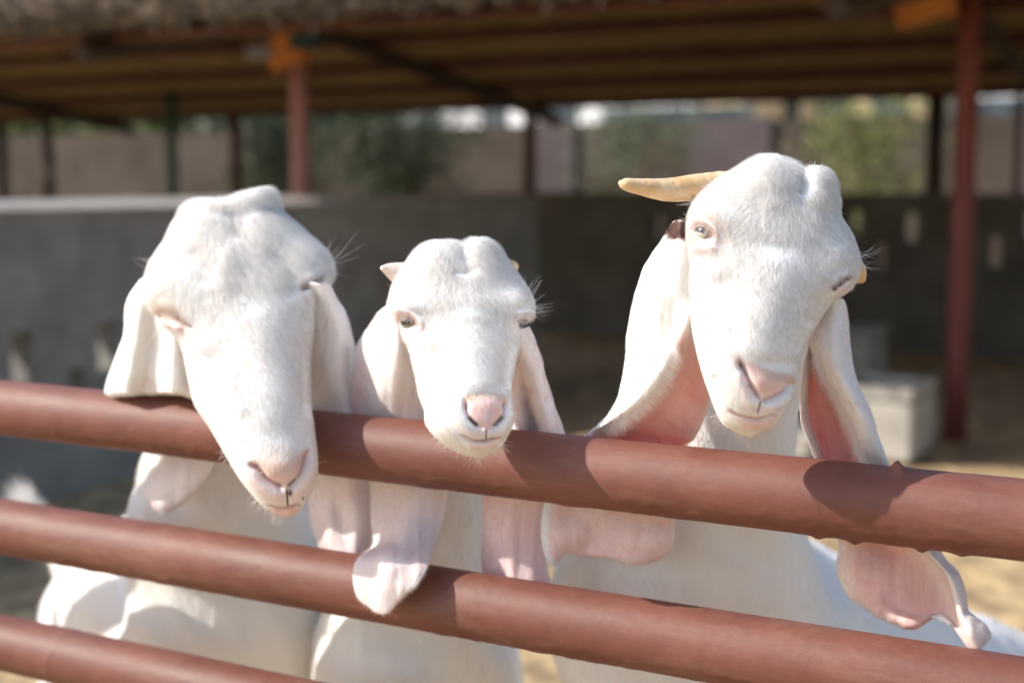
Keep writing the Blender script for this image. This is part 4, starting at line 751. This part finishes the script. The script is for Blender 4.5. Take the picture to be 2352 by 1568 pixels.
# ---------------------------------------------------------------- right goat
Rh = dict(
 stations=[(1712, 386, 1888, 402, 1.175, .9, .8, .9), (1655, 410, 1920, 445, 1.17, .74, .8, .8), (1610, 450, 1930, 492, 1.163, .66, .8, .8), (1587, 500, 1955, 542, 1.155, .58, .82, .8), (1582, 550, 1973, 603, 1.15, .55, .85, .8),
  (1586, 610, 1957, 655, 1.145, .62, .9, .8), (1588, 665, 1910, 695, 1.14, .74, .95, .8), (1590, 728, 1873, 748, 1.133, .82, .95, .8), (1598, 792, 1846, 797, 1.127, .88, .9, .8), (1611, 852, 1831, 848, 1.122, .9, .85, .8), (1629, 905, 1822, 895, 1.12, .92, .85, .8),
  (1646, 948, 1806, 938, 1.12, .92, .85, .8), (1668, 979, 1782, 972, 1.122, .9, .9, .8)],
 cap0=(1785, 372, 1.175), cap1=(1722, 1006, 1.127),
 brushes=[('warp', 1770, 372, 42, 34, 0, -12), ('warp', 1836, 385, 14, 22, 0, 12), ('warp', 1868, 388, 30, 26, 4, -9), ('blob', 1770, 410, 48, 42, 0, .006), ('blob', 1880, 430, 30, 45, 0, .005), ('line', [(1835, 390), (1845, 420), (1835, 450)], 12, -.0035), ('line', [(1740, 440), (1750, 470), (1748, 520)], 6, -.0012), ('line', [(1752, 465), (1800, 462), (1850, 490), (1890, 505)], 10, .0012),
  ('blob', 1640, 490, 48, 34, 30, .004), ('blob', 1925, 590, 36, 46, 15, .0025), ('eye', 1619, 536, 24, 13.5, 14, .0115), ('line', [(1590, 512), (1612, 508), (1640, 522), (1652, 545)], 6, .0028), ('line', [(1598, 566), (1625, 572), (1650, 560)], 9, .0024),
  ('eye', 1934, 649, 15, 5.5, -42, .0065), ('line', [(1908, 648), (1925, 634), (1950, 626)], 9, .0015), ('line', [(1918, 662), (1932, 649), (1948, 640)], 5, -.003), ('line', [(1905, 640), (1880, 700), (1850, 750)], 18, -.0012),
  ('line', [(1790, 560), (1775, 680), (1765, 780), (1762, 830)], 58, .003), ('line', [(1650, 620), (1680, 700), (1690, 790)], 26, -.003), ('line', [(1605, 600), (1612, 700), (1625, 800)], 20, .002), ('line', [(1637, 860), (1642, 878)], 7, -.0025),
  ('line', [(1698, 826), (1706, 840), (1716, 862), (1726, 885), (1738, 905), (1748, 918)], 7, -.0055), ('blob', 1701, 838, 7, 12, -15, -.005), ('line', [(1822, 872), (1812, 890), (1795, 905), (1765, 920), (1750, 920)], 6, -.006),
  ('blob', 1768, 875, 40, 24, -15, .0022), ('line', [(1690, 850), (1702, 885), (1722, 920), (1740, 935)], 12, .0015), ('line', [(1815, 905), (1795, 925), (1760, 938)], 10, .0014),
  ('line', [(1749, 922), (1744, 938), (1740, 950)], 2.4, -.003), ('line', [(1672, 938), (1690, 952), (1730, 962), (1760, 960), (1790, 950)], 3.6, -.003), ('blob', 1730, 975, 36, 10, 5, .0022)],
 paints=[('blob', 1618, 536, 38, 30, 12, LPINK*.95, .45, .3), ('line', [(1592, 524), (1606, 516), (1630, 522), (1645, 543), (1620, 556), (1597, 545)], 3, PINK*.6, .5, 1), ('blob', 1640, 515, 26, 10, 30, TAN, .4, .2), ('blob', 1612, 575, 24, 10, 0, PINK*.8, .35, .5), ('blob', 1934, 650, 22, 12, -40, LPINK, .7, .6), ('line', [(1916, 662), (1931, 647), (1948, 637)], 6, arr(.10, .06, .045), 1, 1.3),
  ('poly', [(1708, 832), (1716, 860), (1732, 895), (1748, 920), (1790, 908), (1818, 880), (1822, 862), (1795, 858), (1760, 850), (1730, 832)], 8, PINK*.8+WHITE*.2, .85, 1), ('line', [(1750, 855), (1790, 866), (1818, 872)], 10, TAN, .6, .4), ('blob', 1755, 890, 14, 12, 0, TAN, .3, 1),
  ('line', [(1698, 826), (1706, 842), (1714, 860)], 4.5, DPINK*.4, .9, 1), ('line', [(1714, 860), (1728, 888), (1746, 917)], 3, DPINK*.7, .7, 1), ('blob', 1722, 888, 6, 4, 30, arr(.25, .12, .1), .7, 1), ('line', [(1820, 876), (1798, 903), (1762, 920)], 4, DPINK*.9, .4, .6), ('line', [(1690, 822), (1700, 850), (1722, 900)], 14, LPINK, .5, .6),
  ('line', [(1749, 922), (1741, 950)], 1.6, DBROWN*1.5, .85, 1), ('poly', [(1680, 950), (1720, 962), (1760, 962), (1785, 958), (1770, 980), (1735, 986), (1700, 972)], 7, PINK*.7+WHITE*.3, .85, .9), ('line', [(1676, 944), (1700, 957), (1740, 963), (1785, 954)], 3, PINK*.7, .4, .6), ('blob', 1735, 945, 40, 12, 0, LPINK, .5, .5)])
earE = dict(rows=[[(1545, 512, .03), (1558, 506, .01), (1572, 508, .0), (1585, 512, .01), (1598, 520, .02), (1612, 530, .03)],
 [(1485, 598, .04), (1520, 590, .0), (1560, 590, -.02), (1590, 600, -.01), (1605, 605, .0), (1620, 610, .02)],
 [(1455, 690, .035), (1500, 682, -.01), (1550, 682, -.015), (1590, 690, -.012), (1606, 695, .0), (1625, 700, .02)],
 [(1441, 770, .035), (1490, 765, -.005), (1545, 772, -.012), (1575, 765, -.018), (1600, 782, .02), (1630, 790, .03)],
 [(1431, 850, .035), (1472, 856, .0), (1526, 842, -.02), (1552, 862, .015), (1590, 870, .035), (1635, 870, .035)],
 [(1411, 922, .035), (1432, 938, .01), (1468, 918, -.015), (1512, 942, .025), (1565, 950, .035), (1625, 940, .035)],
 [(1378, 972, .02), (1392, 975, .012), (1408, 965, .0), (1470, 985, .03), (1535, 992, .04), (1600, 1000, .04)],
 [(1336, 1006, .03), (1350, 1004, .028), (1366, 1000, .022), (1430, 1012, .04), (1510, 1018, .045), (1575, 1030, .05)],
 row5(1285, 1080, 1575, 1100, [.045, .05, .045, .05, .045, .05]), row5(1249, 1160, 1553, 1185, [.045, .05, .045, .05, .045, .05]), [(1244, 1228, .045), (1300, 1222, .04), (1370, 1226, .05), (1430, 1232, .045), (1492, 1240, .04), (1549, 1242, .05)],
 [(1256, 1282, .045), (1288, 1262, .045), (1342, 1264, .055), (1400, 1270, .05), (1470, 1282, .045), (1536, 1268, .055)], [(1276, 1301, .05), (1300, 1272, .05), (1345, 1275, .06), (1408, 1283, .055), (1465, 1299, .05), (1512, 1287, .06)]],
 colf=paint_ear(WHITE, lambda u, v: smooth(.42, .52, u)*smooth(.2, .3, v)*smooth(.78, .6, v)*.95+smooth(.5, .6, v)*.65*smooth(.03, .1, u), brown=(1562, 530, 33, 24)), fold=.0014, seed=5, n_r=190, rim=[(.44, .24, .55, .9, .75, .0085, 2600)])
earF = dict(rows=[[(1880, 738, .06), (1890, 715, .055), (1903, 700, .045), (1915, 690, .04), (1928, 685, .045), (1940, 692, .06)],
 [(1856, 790, .05), (1861, 785, .06), (1868, 778, .05), (1884, 788, .03), (1920, 772, .03), (1952, 770, .055)], [(1837, 868, .03), (1860, 865, .06), (1880, 860, .06), (1902, 862, .03), (1932, 855, .02), (1959, 850, .045)],
 [(1836, 950, .025), (1862, 950, .055), (1905, 950, .065), (1950, 945, .03), (1972, 940, .02), (1990, 935, .04)], [(1860, 1022, .03), (1886, 1028, .055), (1935, 1030, .065), (1984, 1025, .035), (2004, 1020, .03), (2021, 1015, .04)],
 [(1880, 1080, .045), (1912, 1080, .055), (1962, 1080, .06), (2010, 1082, .045), (2035, 1083, .045), (2052, 1085, .045)], [(1912, 1180, .045), (1950, 1180, .05), (2010, 1185, .05), (2065, 1190, .045), (2100, 1192, .045), (2125, 1195, .045)],
 [(1927, 1248, .045), (1980, 1248, .045), (2040, 1252, .05), (2105, 1260, .04), (2135, 1265, .032), (2167, 1272, .045)], [(1921, 1310, .045), (1980, 1312, .035), (2050, 1315, .04), (2140, 1308, .045), (2175, 1315, .025), (2202, 1320, .04)],
 [(1946, 1362, .045), (2000, 1370, .035), (2060, 1375, .04), (2165, 1352, .05), (2193, 1362, .022), (2217, 1365, .035)], [(2000, 1408, .045), (2050, 1412, .035), (2105, 1408, .045), (2182, 1392, .05), (2204, 1405, .02), (2222, 1402, .03)],
 [(2058, 1434, .045), (2092, 1436, .035), (2130, 1418, .045), (2196, 1428, .045), (2216, 1432, .018), (2244, 1420, .03)], [(2080, 1437, .05), (2112, 1435, .045), (2152, 1412, .05), (2212, 1456, .03), (2232, 1458, .015), (2266, 1438, .03)], [(2098, 1438, .05), (2130, 1423, .05), (2176, 1419, .05), (2230, 1494, .03), (2248, 1492, .02), (2274, 1464, .03)]],
 colf=paint_ear(WHITE*.72+LPINK*.28, lambda u, v: smooth(.1, .2, u)*smooth(.62, .5, u)*smooth(.1, .16, v)+.55*smooth(.45, .55, v)*smooth(.66, .56, u)*smooth(.0, .12, u)*(1-smooth(.1, .2, u)*smooth(.62, .5, u)), low=(.5, .35, TAN*.5+LPINK*.5)), fold=.0014, seed=6, n_r=190, rim=[(.585, .1, .42, -.25, 1, .008, 2400)])
neckR = [(1760, 560, 1.23, .045, .045), (1730, 750, 1.25, .06, .055), (1670, 950, 1.29, .062, .07), (1600, 1180, 1.36, .105, .10), (1610, 1480, 1.48, .15, .155), (1870, 1625, 1.70, .175, .18), (2200, 1720, 1.95, .175, .18), (2520, 1790, 2.2, .15, .17)]
goat('white goat with one long pale horn and tilted head, at right', Rh, [earE, earF], neckR,
     make_legs([(1420, 1740, 1.5), (1700, 1760, 1.52)], [(2420, 1850, 2.2), (2600, 1850, 2.3)]), [(2500, 1680, 2.38, .025), (2540, 1640, 2.45, .02), (2560, 1680, 2.5, .01)],
     [([(1680, 432, 1.185), (1640, 430, 1.182), (1590, 432, 1.175), (1530, 436, 1.168), (1470, 429, 1.16), (1436, 423, 1.155), (1423, 419, 1.153)], [.0155, .0135, .0118, .0100, .0072, .0052, .0018], 40, .9), ([(1958, 618, 1.17), (1972, 632, 1.17), (1984, 648, 1.17)], [.010, .0075, .002])],
     [(arr(.50, .46, .40), -8, (.1, 0, .12)), (arr(.09, .06, .04), -30, (0, 0, 0))],
     [(1972, 590, 1.15, 1, -.5, 62, 8, 7), (1974, 606, 1.15, 1, .1, 50, 8, 9), (1958, 655, 1.14, .3, 1, 18, 6, 16), (1592, 490, 1.155, -1, -.5, 32, 10, 10), (1600, 464, 1.16, -.9, .05, 60, 4, 4), (1640, 440, 1.16, -1, -.1, 30, 12, 120), (1655, 400, 1.17, -.3, -1, 16, 12, 6), (1905, 405, 1.175, .5, -.8, 16, 16, 60), (1850, 386, 1.17, .2, -1, 12, 14, 50), (1770, 362, 1.175, .2, -1, 8, 30, 50), (1920, 450, 1.17, .8, -.2, 12, 16, 30), (1725, 1002, 1.122, 0, 1, 20, 26, 110, WHITE*.6+TAN*.4), (1795, 960, 1.118, 1, .5, 40, 16, 40), (1820, 910, 1.12, 1, .3, 26, 10, 8), (1655, 960, 1.12, -1, .35, 30, 12, 14), (1612, 525, 1.13, -.2, .8, 12, 9, 26)],
     fwd=.05, nfur=80000, flow_c=(1830, 430), furlen=.008, axis=(-.12, 1))
